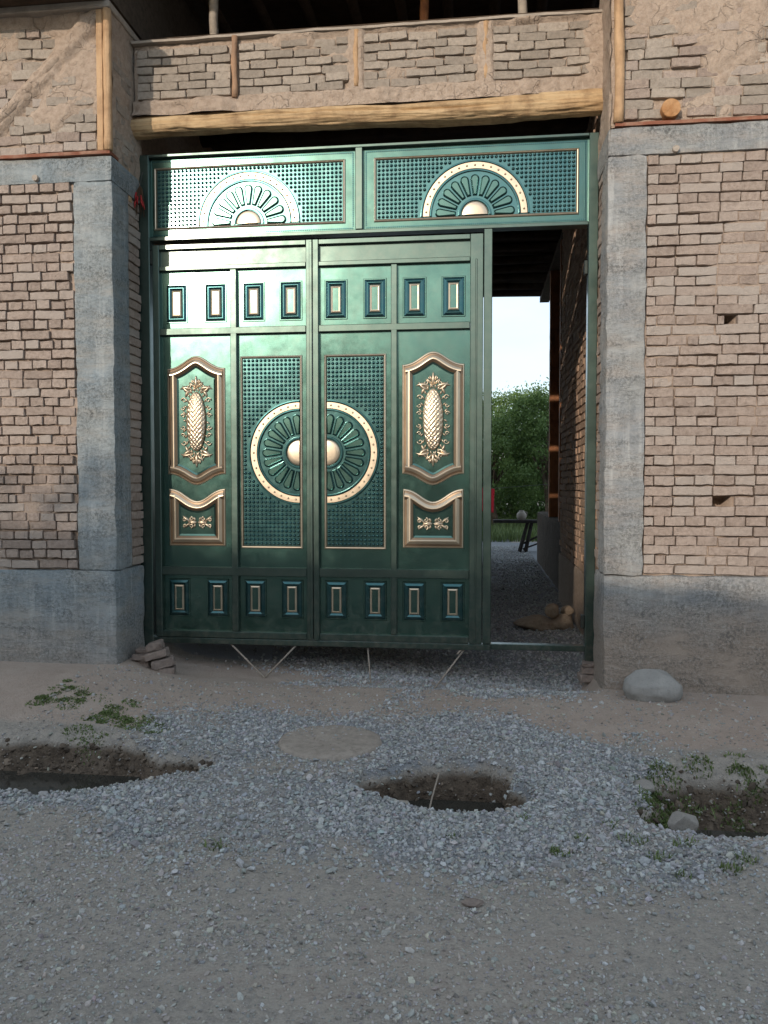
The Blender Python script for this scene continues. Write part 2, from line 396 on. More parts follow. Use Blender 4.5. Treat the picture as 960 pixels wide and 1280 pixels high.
def leaf_mat(name, c1, c2, trans=.25):
    m, nt, p = newmat(name); k = NT(nt); at = nt.nodes.new('ShaderNodeAttribute'); at.attribute_name = 'col'
    c = k.mix(at.outputs['Fac'], c1, c2); nt.links.new(c, p.inputs['Base Color'])
    p.inputs['Roughness'].default_value = .5; p.inputs['Specular IOR Level'].default_value = .35
    tr = nt.nodes.new('ShaderNodeBsdfTranslucent'); mx = nt.nodes.new('ShaderNodeMixShader'); mx.inputs[0].default_value = trans
    k.l(c, tr.inputs[0]); k.l(p.outputs[0], mx.inputs[1]); k.l(tr.outputs[0], mx.inputs[2])
    out = [n for n in nt.nodes if n.type == 'OUTPUT_MATERIAL'][0]; k.l(mx.outputs[0], out.inputs['Surface']); return m
MAT['leaf'] = leaf_mat('tree_leaf', (.065, .12, .032), (.16, .245, .07), .3)
MAT['grass'] = leaf_mat('grass_blade', (.075, .12, .035), (.19, .24, .085))
MAT['bark'] = wood_mat('bark', (.12, .09, .065), (.09, .065, .045), (.16, .13, .1), 2, .9)
def water_mat():
    m, nt, p = newmat('ditch_water'); k = NT(nt); p.inputs['Base Color'].default_value = (.035, .033, .028, 1)
    p.inputs['Roughness'].default_value = .06; p.inputs['IOR'].default_value = 1.33
    nt.links.new(k.bump(k.noise(k.world(), 9, 2, .5), .08, .01), p.inputs['Normal']); return m
MAT['water'] = water_mat()
def plain(name, c, rough=.8, metallic=0, spec=.3, bumpd=.002):
    m, nt, p = newmat(name); k = NT(nt); v = k.coord()
    cc = k.mix(k.noise(v, 12, 4, .6), c, tuple(x * .75 for x in c)); nt.links.new(cc, p.inputs['Base Color'])
    p.inputs['Roughness'].default_value = rough; p.inputs['Metallic'].default_value = metallic; p.inputs['Specular IOR Level'].default_value = spec
    nt.links.new(k.bump(k.noise(v, 60, 3, .6), .4, bumpd), p.inputs['Normal']); return m
MAT['red_cloth'] = plain('red_cloth', (.50, .02, .035))
MAT['white_jug'] = plain('white_jug', (.40, .35, .30), .6)
MAT['dry_herb'] = plain('dry_herb', (.12, .07, .04), .9)
MAT['red_pepper'] = plain('dried_red_pepper', (.42, .03, .03), .5)
MAT['wire'] = plain('wire', (.10, .10, .10), .5)
MAT['roof_sheet'] = plain('rusty_roof_sheet', (.22, .16, .13), .6)
MAT['whitewash'] = plain('clay_render', (.40, .33, .265), .95)
MAT['window_dark'] = plain('window_glass', (.02, .024, .028), .08, 0, .5, .0005)
MAT['blue_paint'] = plain('blue_door_paint', (.05, .13, .22), .5)
MAT['dark_clay'] = mud_mat('dark_attic_clay', (.10, .078, .06), (.13, .10, .078), (.07, .055, .042), .01, .6, 0)  # deep brown clay tone for the attic, low wall and veranda wall

# ------------------------------------------------------------------ ground height and surface kinds
def EN(x, y):
    u, v = x * .8 + y * .6, y * .8 - x * .6
    return .065 * fbm(u * 3.7, v * 3.7, 0, 21, 3) + .035 * fbm(u * 14, v * 14, 0, 22, 2)
def H(x, y):
    x = np.asarray(x, float); y = np.asarray(y, float)
    near = sst(-7, -4.5, -np.abs(x + .5)) * sst(-9, -7, y)
    ap = .035 + .095 * sst(-1.9, -2.6, x) + .015 * sst(.5, .9, x)
    h = ap * sst(-1.75, -.8, y)
    rec = sst(-2.62, -2.35, x) * sst(.86, .74, x)          # dip under the gate
    h = h - rec * sst(-.62, -.18, y) * (1 - sst(.5, 1.6, y)) * (.05 + .07 * sst(-1.5, .7, x) + ap * .3)
    h = h + .018 * fbm(x * 1.6, y * 1.6, 0, 3, 4) + .006 * fbm(x * 9, y * 9, 0, 5, 3)
    h = h + .10 * sst(.75, 1.0, x) * sst(-3.2, -2.85, y) * (1 - sst(-2.78, -2.66, y)) * .5
    h = h + (.030 * fbm(x * 11, y * 11, 0, 8, 3) + .012 * fbm(x * 30, y * 30, 0, 9, 2)) * kinds_soil(x, y)
    e = EN(x, y)
    h = h + .010 * sst(.28, .25, np.hypot(x + .82, y + 1.675))
    h = h - .30 * ditch_l(x, y, e) - .34 * hole_c(x, y, e) - .31 * ditch_r(x, y, e)
    return h
def kinds_soil(x, y):
    e = EN(x, y); return np.clip(ditch_l(x, y, e) + hole_c(x, y, e) + ditch_r(x, y, e), 0, 1)
def ditch_l(x, y, e):
    t = sst(-1.30, -1.95, x); hw = .08 + .32 * t; yc = -2.02 - .09 * t
    hw = hw - .13 * np.exp(-((x + 1.70) / .09) ** 2) * (y > yc)
    d = np.abs(y - yc) + e * 1.5 - hw
    near = (y < yc)
    prof = np.where(near, sst(.03, -.11, d), sst(.05, -.25, d))
    return prof * sst(-1.22, -1.45, x)
def hole_c(x, y, e):
    th = np.arctan2((y + 2.17) / .325, (x + .15) / .43); d = np.sqrt(((x + .15) / .43) ** 2 + ((y + 2.17) / .325) ** 2) - 1 + e * 2.2 + .09 * np.sin(3 * th + 1.1) + .06 * np.sin(5 * th + .4)
    return np.where(y < -2.2, sst(.03, -.14, d), sst(.05, -.30, d))
def ditch_r(x, y, e):
    far = -1.78 + .10 * np.clip(x - .9, 0, 1); nr = -2.58 - .06 * np.clip(x - .9, 0, 2)
    d = np.maximum(y - far, nr - y) + e
    a = np.where(y - far > nr - y, sst(.06, -.33, d), sst(.03, -.14, d))
    return a * sst(.62, 1.05, x + e * 1.5)
def gravel_density(x, y):
    """1 = thick crushed stone, 0 = bare soil"""
    e = .22 * fbm(x * 2.2, y * 2.2, 0, 41, 4) + .05 * fbm(x * 9, y * 9, 0, 43, 3)
    en = EN(x, y)
    band_far = -1.19 + .10 * sst(-1.0, -.1, x) - .05 * sst(-2.6, -1.2, x) - .45 * sst(.15, .75, x)
    band_near = -2.95 + .25 * sst(-1.2, -1.8, x) - .05 * sst(.2, 1.2, x)
    g = sst(.20, -.12, y - band_far + e) * sst(-.26, .14, y - band_near + e)
    g = g * sst(1.25, .75, x + e)
    under = sst(-.44, -.26, y + e * .8) * sst(-1.5, -.6, x + e * 2) * sst(.80, .72, x)
    under = np.maximum(under, sst(-.84, -.66, y + e * .7) * sst(-.25, .05, x + e) * sst(.74, .62, x + e * .5))
    tongue = .55 * sst(-.60, -.48, x + e) * sst(-.22, -.36, x + e) * sst(-1.3, -1.1, y) * sst(-.5, -.7, y)
    g = np.maximum(g, np.maximum(under * sst(-1.1, -.9, y), tongue))
    g = g * (1 - .96 * sst(.03, .22, ditch_l(x, y, en))) * (1 - .94 * sst(.04, .25, hole_c(x, y, en))) * (1 - .96 * sst(.05, .3, ditch_r(x, y, en)))
    g = g * (1 - sst(-1.80, -2.15, x + e) * sst(-1.95, -1.75, y))
    disc = np.sqrt((x + .82) ** 2 + (y + 1.675) ** 2)
    g = g * np.maximum(.10, sst(.22, .31, disc))
    g = g * (1 - .55 * sst(.5, .2, np.abs(x + .85)) * sst(-1.45, -1.75, y) * sst(-2.4, -2.0, y))
    g = g * (.5 + .5 * sst(-.32, .12, fbm(x * 1.9 + 3, y * 2.4, 0, 47, 3)))
    return np.clip(g, 0, 1)
xs = np.unique(np.round(np.concatenate([np.linspace(-400, -20, 12), np.linspace(-20, -5, 16), np.linspace(-5, -2.9, 22), np.arange(-2.9, 2.0, .02), np.linspace(2.0, 5, 30), np.linspace(5, 20, 16), np.linspace(20, 400, 12)]), 4))
ys = np.unique(np.round(np.concatenate([np.linspace(-400, -25, 10), np.linspace(-25, -6, 20), np.linspace(-6, -4.2, 18), np.arange(-4.2, .6, .02), np.linspace(.6, 3, 40), np.linspace(3, 14, 40), np.linspace(14, 40, 14), np.linspace(40, 600, 12)]), 4))
GX, GY = np.meshgrid(xs, ys, indexing='ij')
GZ = H(GX, GY)
gd = gravel_density(GX, GY)
soil = np.clip(2.6 * np.maximum(np.maximum(ditch_l(GX, GY, EN(GX, GY)), hole_c(GX, GY, EN(GX, GY))), .6 * ditch_r(GX, GY, EN(GX, GY))), 0, 1)
tan_ = sst(-1.75, -1.35, GY + .1 * fbm(GX * 3, GY * 3, 0, 61, 3)) * (1 - sst(.0, .4, GY)) + .40 * sst(-2.9, -3.1, GY) * sst(.0, .25, fbm(GX * 1.3, GY * 2.2, 0, 66, 3))
tan_ = np.maximum(tan_, .9 * sst(.6, .9, GX) * sst(-2.5, -2.62, GY) * sst(-2.95, -2.8, GY))
courty = sst(7.5, 8.5, GY) * (1 - sst(12.5, 13.5, GY))
green_ = sst(13, 14, GY)
gcol = np.stack([np.maximum(np.maximum(gd, courty), sst(.1, .6, GY) * (1 - sst(9, 12, GY))), tan_ * (1 - gd * .85), soil], -1).reshape(-1, 3)
ground = link('ground', npmesh('ground', np.stack([GX, GY, GZ], -1).reshape(-1, 3), quads=gridquads(len(xs), len(ys)), mats=MAT['ground'], colr=gcol))
ground['kind'] = 'structure'
def hz(x, y): return float(H(np.array([x]), np.array([y]))[0])

# ------------------------------------------------------------------ mud bricks
def brick_mesh(name, mat, seed, nx=5, nz=3, asp=3.5):
    """unit brick: x 0..1, z 0..1, front at y=0 and back at y=1; worn edges"""
    r = np.random.default_rng(seed); V = []; F = []
    gx = [0, .016, .35, .68, .984, 1]; gz = [0, .055, .945, 1]
    nx = len(gx); nz = len(gz)
    for i in range(nx):
        for j in range(nz):
            ed = (i in (0, nx - 1)) + (j in (0, nz - 1))
            x = gx[i] + r.normal(0, .010 if 0 < i < nx - 1 else .007); z = gz[j] + (r.normal(0, .035) if ed or 1 else 0)
            y = (.0, .04, .12)[ed] + abs(r.normal(0, .045 + .06 * ed)) - .02
            if ed == 2: w_ = abs(r.normal(0, 1)); x += (.012 + .016 * w_) * (1 if i == 0 else -1); z += (.05 + .07 * w_) * (1 if j == 0 else -1)
            V.append((x, y, z))
    for i in range(nx - 1):
        for j in range(nz - 1):
            a = i * nz + j; F.append((a, a + nz, a + nz + 1, a + 1))
    per = [(i, 0) for i in range(nx)] + [(nx - 1, j) for j in range(1, nz)] + [(i, nz - 1) for i in range(nx - 2, -1, -1)] + [(0, j) for j in range(nz - 2, 0, -1)]
    o = len(V)
    for (i, j) in per: V.append((gx[i], 1.0, gz[j]))
    n = len(per)
    for q in range(n):
        a = per[q][0] * nz + per[q][1]; b = per[(q + 1) % n][0] * nz + per[(q + 1) % n][1]
        F.append((b, a, o + q, o + (q + 1) % n))
    me = bpy.data.meshes.new(name); me.from_pydata(V, [], F); me.materials.append(mat)
    me.polygons.foreach_set('use_smooth', [False] * len(F)); me.update(); return me
BR = {k: [brick_mesh('brick', MAT[m], 100 * i + s) for s in range(10)] for i, (k, m) in enumerate((('tan', 'brick'), ('grey', 'brick_grey'), ('red', 'brick_red')))}

def lay(u0, u1, z0, z1, course, lens, bond='mixed', skip=None, seed=0, wave=.004, fillh=.885, gap=.0075, jit=.12, odd=.12):
    """list of (u, z, length, height) in running courses"""
    r = random.Random(seed); out = []; z = z0; row = 0
    while z + course * .8 < z1:
        kind = row % 2 if bond == 'mixed' else 0
        base = lens[kind]
        u = u0 - (r.uniform(0, .8) * base if odd > .05 else (base * (.5 if row % 2 else .05) if bond == 'run' else base * .5 if kind else base * .28) + r.uniform(-.012, .012))
        while u < u1:
            l = base * r.uniform(1 - jit, 1 + jit)
            if r.random() < odd: l *= .55
            a, b = max(u, u0), min(u + l, u1)
            if b - a > .045:
                zz = z + wave * math.sin(1.7 * a + row * .5) + r.uniform(-.0025, .0025)
                if not (skip and skip((a + b) / 2, zz + course / 2)):
                    out.append((a + gap / 2, zz + course * (1 - fillh) * .5, b - a - gap, course * fillh * r.uniform(.93, 1.06)))
            u += l
        z += course; row += 1
    return out
def put_bricks(parent, bricks, y, kinds=('tan',), seed=0, prot=.006, depth=.08, see=lambda u: True, mapping=None, tilt=1.2):
    """each brick is an object of its own; those the photo cannot show are joined to one part"""
    r = random.Random(seed); rest = MB()
    for (u, z, l, h) in bricks:
        kd = kinds[0] if len(kinds) == 1 else r.choice(kinds); me = r.choice(BR[kd])
        yy = y + r.uniform(-prot, prot); rz = R(r.gauss(0, .7)); ry = R(r.gauss(0, tilt * .6)); rx = R(r.gauss(0, tilt))
        if see(u + l / 2):
            o = link('brick', me, parent)
            if mapping is None: o.location = (u, yy, z); o.rotation_euler = (rx, ry, rz)
            else: o.location = mapping(u, yy, z); o.rotation_euler = (0, 0, MAPROT[mapping])
            o.scale = (l, depth, h)
        else:
            mt = Matrix.LocRotScale(Vector((u, yy, z)), Euler((rx, ry, rz)), Vector((l, depth, h)))
            rest.add([mt @ v.co for v in me.vertices], [tuple(p.vertices) for p in me.polygons], 0, False)
    if rest.f:
        o = rest.build('brick_courses', MAT['brick_grey' if kinds[0] == 'grey' else 'brick'], parent); o['kind'] = 'stuff'
def mortar_panel(name, u0, u1, z0, z1, y, parent, mat, step=.02, amp=.010, smear=None, seed=0, push=.0):
    """uneven mud bed behind the bricks; smear(u,z) brings it forward over them"""
    nu = int((u1 - u0) / step) + 2; nz = int((z1 - z0) / step) + 2
    U, Z = np.meshgrid(np.linspace(u0, u1, nu), np.linspace(z0, z1, nz), indexing='ij')
    Y = y + amp * fbm(U * 8, Z * 8, 0, seed, 4) + .5 * amp * fbm(U * 27, Z * 27, 0, seed + 3, 2)
    if smear is not None: Y = Y - smear(U, Z)
    q = gridquads(nu, nz)
    return link(name, npmesh(name, np.stack([U, Y, Z], -1).reshape(-1, 3), quads=q, mats=mat), parent)

# ------------------------------------------------------------------ walls either side of the gate
YF = -.5                                   # street face of the walls
COURSE = .0695
HOLES = ((1.623, 2.530, .034), (1.60, 1.310, .048))
def side_wall(side):
    w = empty('adobe_wall', (0, 0, 0))
    if side < 0:
        X0, XB, XE = -7.0, -2.90, -2.605; conc = MAT['conc_l']; zb0, zb1, zp = .815, 3.597, .815
        px0, px1 = XB, XE
        tag(w, 'mud-brick wall with bluish concrete pillar and diagonal brace, left of the gate', 'wall')
    else:
        X0, XB, XE = 6.0, 1.09, .832; conc = MAT['conc_r']; zb0, zb1, zp = .830, 3.603, .830
        px0, px1 = XE, XB
        tag(w, 'mud-brick wall with pale concrete pillar and two holes, right of the gate', 'wall')
    a, b = min(X0, XB), max(X0, XB)
    # concrete frame
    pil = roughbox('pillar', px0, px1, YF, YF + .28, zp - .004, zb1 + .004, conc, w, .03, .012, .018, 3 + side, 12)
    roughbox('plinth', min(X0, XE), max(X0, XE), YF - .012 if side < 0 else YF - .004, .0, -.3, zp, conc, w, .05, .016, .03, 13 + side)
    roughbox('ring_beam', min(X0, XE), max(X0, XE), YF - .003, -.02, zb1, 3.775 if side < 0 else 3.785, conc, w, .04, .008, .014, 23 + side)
    # brick field
    skipf = None
    def smear(U, Z):
        n = fbm(U * 2.2, Z * 3.2, 0, 71 + side, 4)
        up = sst(1.6, 3.0, Z) if side > 0 else .25
        s = (.031 if side > 0 else .029) * sst(.0, .42, n + .36 * up)
        if side > 0:
            for hx, hzv, hr in HOLES: s = s * sst(.05, .07, np.hypot(U - hx, Z - hzv)) - .17 * sst(hr * 1.15, hr * .8, np.maximum(np.abs(U - hx), np.abs(Z - hzv) * .9))
        return s
    bf = YF + (.004 if side < 0 else .010)
    v0, v1 = (-3.95, a) if side < 0 else (b, 2.45)
    pn = mortar_panel('brick_field', (-4.4 if side < 0 else XB - .01), (XB + .01 if side < 0 else 2.9), zb0 - .01, zb1 + .01, bf + .040, w, MAT['mortar'], .0175, .008, smear, 5 + side)
    fr = MB().box(a, -4.4, bf + .036, -.05, zb0, zb1) if side < 0 else MB().box(2.9, b, bf + .036, -.05, zb0, zb1)
    fr.build('brick_field', MAT['mortar'], w)
    MB().box(-4.4 if side < 0 else px1, px0 if side < 0 else 2.9, -.22, -.03, zb0 + .002, zb1 - .002).build('wall_core', MAT['mortar'], w)
    bl = lay(a, b, zb0 + .004, zb1, COURSE if side < 0 else .066, (.222, .111) if side < 0 else (.262, .131), 'mixed', skipf, 17 + side, .006, .825 if side < 0 else .88, .012 if side < 0 else .008, .07, .04)
    if side > 0:
        nb_ = []
        for b_ in bl:
            cut = [hc for hc in HOLES if b_[1] <= hc[1] < b_[1] + .066 and b_[0] < hc[0] + hc[2] and b_[0] + b_[2] > hc[0] - hc[2]]
            if not cut: nb_.append(b_); continue
            hx, hv, hr = cut[0]
            if hx - hr - b_[0] > .03: nb_.append((b_[0], b_[1], hx - hr - b_[0], b_[3]))
            if b_[0] + b_[2] - hx - hr > .03: nb_.append((hx + hr, b_[1], b_[0] + b_[2] - hx - hr, b_[3]))
        bl = nb_
    put_bricks(pn, bl, bf, ('tan',), 27 + side, .006 if side < 0 else .0035, .07, (lambda u: -3.56 < u) if side < 0 else (lambda u: u < 1.93), None, 1.1 if side < 0 else .7)
    # reveal beside the gate: narrow brick ends behind the concrete
    xr = XE - .004 if side < 0 else XE + .004
    rv = MB().box(*( (xr - .2, xr - .022) if side < 0 else (xr + .022, xr + .2)), YF + .25, -.015, zp + .003, 3.97).build('reveal', MAT['mortar'], w)
    r = random.Random(5 + side); z = zp + .01
    while z < 3.70:
        h = COURSE * .84; me = r.choice(BR['tan']); o = link('brick', me, rv)
        l = .235
        if side < 0: o.location = (xr - r.uniform(.0, .012), YF + .28 + r.uniform(0, .01), z); o.rotation_euler = (0, 0, R(90)); 
        else: o.location = (xr + r.uniform(.0, .012), -.02, z); o.rotation_euler = (0, 0, R(-90))
        o.scale = (l * r.uniform(.82, .93), .1, h); z += COURSE
    # upper storey wall
    ztop = 4.79 if side < 0 else 5.6
    zu0 = 3.806 if side < 0 else 3.822
    uf = YF + .012
    ux0, ux1 = (X0, XE - .012) if side < 0 else (XE + .06, X0)
    def smear2(U, Z):
        n = fbm(U * 2.6, Z * 2.9, 0, 81 + side, 4)
        if side < 0:
            d = np.abs((U + 3.44) * .66 - (Z - 4.08) * .71) ; s = .045 * sst(.085, .03, d) + .030 * sst(.06, .4, n + .45 * sst(.35, .0, np.abs(U + 2.85)) * sst(4.1, 4.25, Z))
            return s
        return .032 * sst(.05, .5, n + .34 * sst(4.2, 4.5, Z) - .05) - .1 * sst(.08, .06, np.hypot(U - 1.227, Z - 3.884)) * 0
    def skip2(u, z):
        if side < 0: return abs((u + 3.44) * .66 - (z - 4.08) * .71) < .06
        return math.hypot(u - 1.227, z - 3.884) < .075
    pu = mortar_panel('upper_brick_field', -4.6 if side < 0 else ux0, ux1 if side < 0 else 3.2, zu0, ztop, uf + .030, w, MAT['daub'], .0175, .012, smear2, 35 + side)
    bu = lay(-4.6 if side < 0 else ux0 + .04, ux1 - .10 if side < 0 else 3.2, zu0 + .006, ztop - .05, .068, (.20, .19), 'mixed', skip2, 47 + side, .012)
    put_bricks(pu, bu, uf + .006, ('grey', 'grey', 'tan'), 57 + side, .010, .07, (lambda u: -3.55 < u) if side < 0 else (lambda u: u < 1.93), None, 2.2)
    MB().box(X0 if side < 0 else ux0 + .01, ux1 - .01 if side < 0 else X0, uf + .06, .0, zu0, ztop - .003).build('upper_core', MAT['daub'], w)
    if side < 0:
        # side face of the upper wall towards the gate
        nu, nz = 30, 60; Y, Z = np.meshgrid(np.linspace(uf + .03, .02, nu), np.linspace(3.70, ztop, nz), indexing='ij')
        Xf = ux1 + .004 + .012 * fbm(Y * 9, Z * 14, 0, 91, 4)
        pr_ = link('upper_side', npmesh('upper_side', np.stack([Xf, Y, Z], -1).reshape(-1, 3), quads=gridquads(nu, nz), mats=MAT['daub']), w)
        z = 3.80; rr = random.Random(3)
        while z < 4.66:
            y = uf + .05 + rr.uniform(0, .05)
            while y < -.06:
                l = rr.choice((.11, .2)); l = min(l, -.03 - y); o = link('brick', rr.choice(BR['grey']), pr_, (ux1 + .012 - rr.uniform(0, .016), y, z), (R(rr.gauss(0, 2)), 0, R(90)), (max(l - .01, .04), .07, .056)); y += l
            z += .068
        diag = MB(); p0, p1 = Vector((-3.52, uf + .01, 4.01)), Vector((-2.70, uf + .01, 4.76))
        pts = [p0.lerp(p1, t / 14) + Vector((random.uniform(-.004, .004), random.uniform(-.004, .004), random.uniform(-.004, .004))) for t in range(15)]
        diag.tube(pts, [.038 + random.uniform(-.006, .006) for _ in pts], 8); diag.build('diagonal_brace', MAT['daub'], w)
        MB().box(X0, XE + .01, YF - .03, .0, ztop, ztop + .05, 0, .006).build('wall_plate', MAT['grey_board'], w)
        pm = MB(); pm.tube([(XE - .018 + random.uniform(-.002, .002), YF - .008, 3.806 + i * .065) for i in range(16)], [.030 + random.uniform(-.002, .002) for _ in range(16)], 12)
        pm.build('corner_post', MAT['pole'], w)
        MB().box(XE - .098, XE - .052, YF - .016, YF + .05, 3.806, ztop - .002, 0, .004).build('corner_post', MAT['pole'], w)
        roughbox('red_board', -3.9, XE - .002, YF - .022, YF + .12, 3.779, 3.803, MAT['red_board'], w, .05, .003, .003, 4)
        MB().box(XE - .05, XE - .012, -.19, -.14, 3.56, 4.07, 0, .004).build('reveal_lath', MAT['pole'], w)
    else:
        pm = MB(); pts = [(.897 + .006 * math.sin(i * .5), YF - .005, 3.815 + i * .09) for i in range(18)]
        pm.tube(pts, [.032 + random.uniform(-.003, .002) for _ in pts], 14); pm.build('corner_post', MAT['pole'], w)
        roughbox('red_board', .875, 3.6, YF - .014, YF + .12, 3.789, 3.812, MAT['red_board'], w, .05, .003, .003, 4)
        # ragged mud edge between the post and the recess
        nu, nz = 24, 90; Y, Z = np.meshgrid(np.linspace(YF - .004, .03, nu), np.linspace(3.68, ztop, nz), indexing='ij')
        Xf = .846 + .016 * fbm(Y * 10, Z * 10, 0, 93, 4)
        link('upper_side', npmesh('upper_side', np.stack([Xf, Y, Z], -1).reshape(-1, 3), quads=gridquads(nu, nz)[:, ::-1], mats=MAT['daub']), w)
        nu, nz = 10, 120; U, Z = np.meshgrid(np.linspace(.842, .90, nu), np.linspace(3.79, ztop, nz), indexing='ij')
        Yf = YF + .012 + .012 * fbm(U * 14, Z * 12, 0, 95, 4) + .02 * sst(.855, .842, U)
        link('edge_daub', npmesh('edge_daub', np.stack([U, Yf, Z], -1).reshape(-1, 3), quads=gridquads(nu, nz), mats=MAT['daub']), w)
    return w
left_wall = side_wall(-1)
right_wall = side_wall(1)
# log end and peg let into the right wall
def log_end(x, z, r, y0, label):
    m = MB(); n = 22; ring = lambda rr, yy, j: [(x + (rr + random.uniform(-j, j)) * math.cos(2 * math.pi * k / n), yy + random.uniform(-j, j) * .5, z + (rr + random.uniform(-j, j)) * math.sin(2 * math.pi * k / n)) for k in range(n)]
    m.loops([ring(r, YF + .12, 0), ring(r, y0 + .006, .0015), ring(r * .95, y0, .0015), ring(r * .6, y0 + .001, .002), ring(r * .2, y0, .002)], [0, 0, 0, 0], cap=0)
    o = m.build('log_end', MAT['endgrain' if r > .05 else 'grey_board']); return tag(o, label, 'log end')
log_end(1.227, 3.884, .061, YF - .03, 'round sawn log end sticking out above the right concrete beam')
log_end(1.262, 3.625, .022, YF - .025, 'small wooden peg end at the top edge of the right brick field')
log_end(-3.17, 3.632, .022, YF - .03, 'small peg end in the concrete beam above the left brick field')

# ------------------------------------------------------------------ parapet wall above the gate, log beam
par = empty('parapet_wall', (0, 0, 0)); tag(par, 'low mud-brick infill wall above the log beam over the gate', 'wall')
YP = -.14
posts = (-1.812, -.903, .029)
def smear_p(U, Z):
    n = fbm(U * 3, Z * 4, 0, 101, 4); s = .034 * sst(4.335, 4.30, Z + .02 * n) + .026 * sst(.1, .45, n) + .028 * sst(4.70, 4.735, Z + .03 * n) * sst(-2, -.5, U)
    for px in posts[1:]: s = np.maximum(s, .036 * sst(.075, .045, np.abs(U - px + .02 * n)))
    s = np.maximum(s, .036 * sst(.66, .80, U + .03 * n))
    return s
pp = mortar_panel('infill', -2.60, .86, 4.20, 4.735, YP + .032, par, MAT['daub'], .0125, .012, smear_p, 103)
bl = []
edges = [-2.57, posts[0] - .03, posts[0] + .03, posts[1] - .05, posts[1] + .05, posts[2] - .05, posts[2] + .05, .76]
for i in range(4):
    bl += lay(edges[2 * i], edges[2 * i + 1], 4.318, 4.735, .0635, (.205, .205), 'run', None, 110 + i, .006, .84, .009, .06, .04)
put_bricks(pp, bl, YP + .006, ('grey',), 120, .007, .06, lambda u: True, None, 1.6)
MB().box(-2.6, .86, YP + .09, .06, 4.22, 4.735).build('infill_core', MAT['daub'], par)
m = MB(); m.tube([(posts[0] + .004 * math.sin(i), YP - .004, 4.30 + i * .055) for i in range(9)], [.022 + .003 * math.sin(i * 1.7) for i in range(9)], 8)
m.build('stud_post', MAT['stud'], par)
m = MB(); m.tube([(posts[1] + .004 * math.sin(i), YP + .006, 4.33 + i * .05) for i in range(9)], [.02 + .003 * math.sin(i * 1.7) for i in range(9)], 8); m.build('stud_post', MAT['pole'], par)
m = MB(); m.tube([(posts[2] + .004 * math.sin(i), YP + .010, 4.33 + i * .05) for i in range(9)], [.02 + .003 * math.sin(i * 1.7) for i in range(9)], 8); m.build('stud_post', MAT['pole'], par)
roughbox('cap_board', -2.605, .845, YP - .010, .02, 4.737, 4.757, MAT['grey_board'], par, .05, .008, .004, 9, 5)

def log_beam():
    nx, na = 220, 72; V = []
    xs_ = np.linspace(-2.72, .90, nx); an = np.linspace(0, 2 * math.pi, na, endpoint=False)
    Xg, A = np.meshgrid(xs_, an, indexing='ij')
    r = .077 + .020 * fbm(Xg * 1.5, np.cos(A) * 1.2, np.sin(A) * 1.2, 131, 4) + .010 * fbm(Xg * 4.5, np.cos(A) * 9, np.sin(A) * 9, 133, 3)
    r = r + .006 * sst(-.4, .8, Xg)
    # drying crack along the street face, hewn underside
    ca = 3.02 - .16 * np.sin((Xg + 2.6) * 1.25) - .05 * np.sin(Xg * 5.1) + .03 * fbm(Xg * 6, 0 * Xg, 0, 135, 2)
    r = r - .034 * np.exp(-((A - ca) / .085) ** 2) * sst(1.15, -.3, np.abs(Xg + .9) - .6)
    r = r - .010 * sst(.15, .6, fbm(Xg * 4, A * 3, 0, 137, 3)) * sst(3.4, 3.9, A)
    zc = 4.15 + .012 * np.sin((Xg + 2.6) * 1.9) - .010
    sq = (np.abs(np.cos(A)) ** 3.2 + np.abs(np.sin(A)) ** 3.2) ** (-1 / 3.2); r = r * (.55 + .45 * sq)
    Yg = -.078 + r * 1.05 * np.cos(A) ; Zg = zc + r * np.sin(A) * .94
    P = np.stack([Xg, Yg, Zg], -1).reshape(-1, 3); q = []
    i = np.arange((nx - 1) * na); a = i // na * na + i % na; b = i // na * na + (i + 1) % na
    q = np.stack([a, b, b + na, a + na], 1)
    o = link('log_beam', npmesh('log_beam', P, quads=q, mats=MAT['log'])); return tag(o, 'debarked yellow log beam with a long drying crack over the gate', 'log')
log_beam()

# ------------------------------------------------------------------ attic above, roof, passage behind the gate
roof = empty('roof', (0, 0, 0)); tag(roof, 'dark overhanging roof above the open attic over the gate', 'roof')
rs = MB()
for (x0, x1, ye, ze) in ((-7.2, -2.62, -.93, 4.825), (-5.2, 6.2, -1.25, 5.72)):
    v = [(x0, ye, ze), (x1, ye, ze), (x1, 9.0, ze + .25), (x0, 9.0, ze + .25)]; v += [(x, y, z + .06) for x, y, z in v]
    rs.add(v, [(0, 3, 2, 1), (4, 5, 6, 7), (0, 1, 5, 4), (1, 2, 6, 5), (2, 3, 7, 6), (3, 0, 4, 7)])
rs.build('roof_deck', MAT['dark_wood'], roof)
for i in range(9):
    x = -2.4 + i * .42; m = MB(); m.tube([(x, -1.15, 5.66), (x, 6, 5.66 + .17)], .05, 8); m.build('rafter', MAT['dark_wood'], roof)
MB().box(-7, 6, 3.6, 3.7, 4.87, 5.78).build('attic_back', MAT['dark_clay'], roof)
MB().box(-2.66, -2.60, -.5, 3.6, 4.87, 5.70).build('attic_side', MAT['dark_clay'], roof)
for (x, y, r, mt) in ((-2.13, .35, .036, 'grey_board'), (-.47, .75, .036, 'timber'), (.31, .30, .036, 'grey_board')):
    m = MB(); m.tube([(x + .006 * math.sin(k * 2.1), y, 4.75 + k * .2) for k in range(8)], [r + .004 * math.sin(k * 3) for k in range(8)], 10)
    o = m.build('attic_post', MAT[mt])
    tag(o, {-2.13: 'pale attic post behind the left end of the parapet', -.47: 'dull brown attic post standing farthest back, middle of three', .31: 'pale attic post behind the right end of the parapet'}[x], 'post', 'posts in the dark attic')

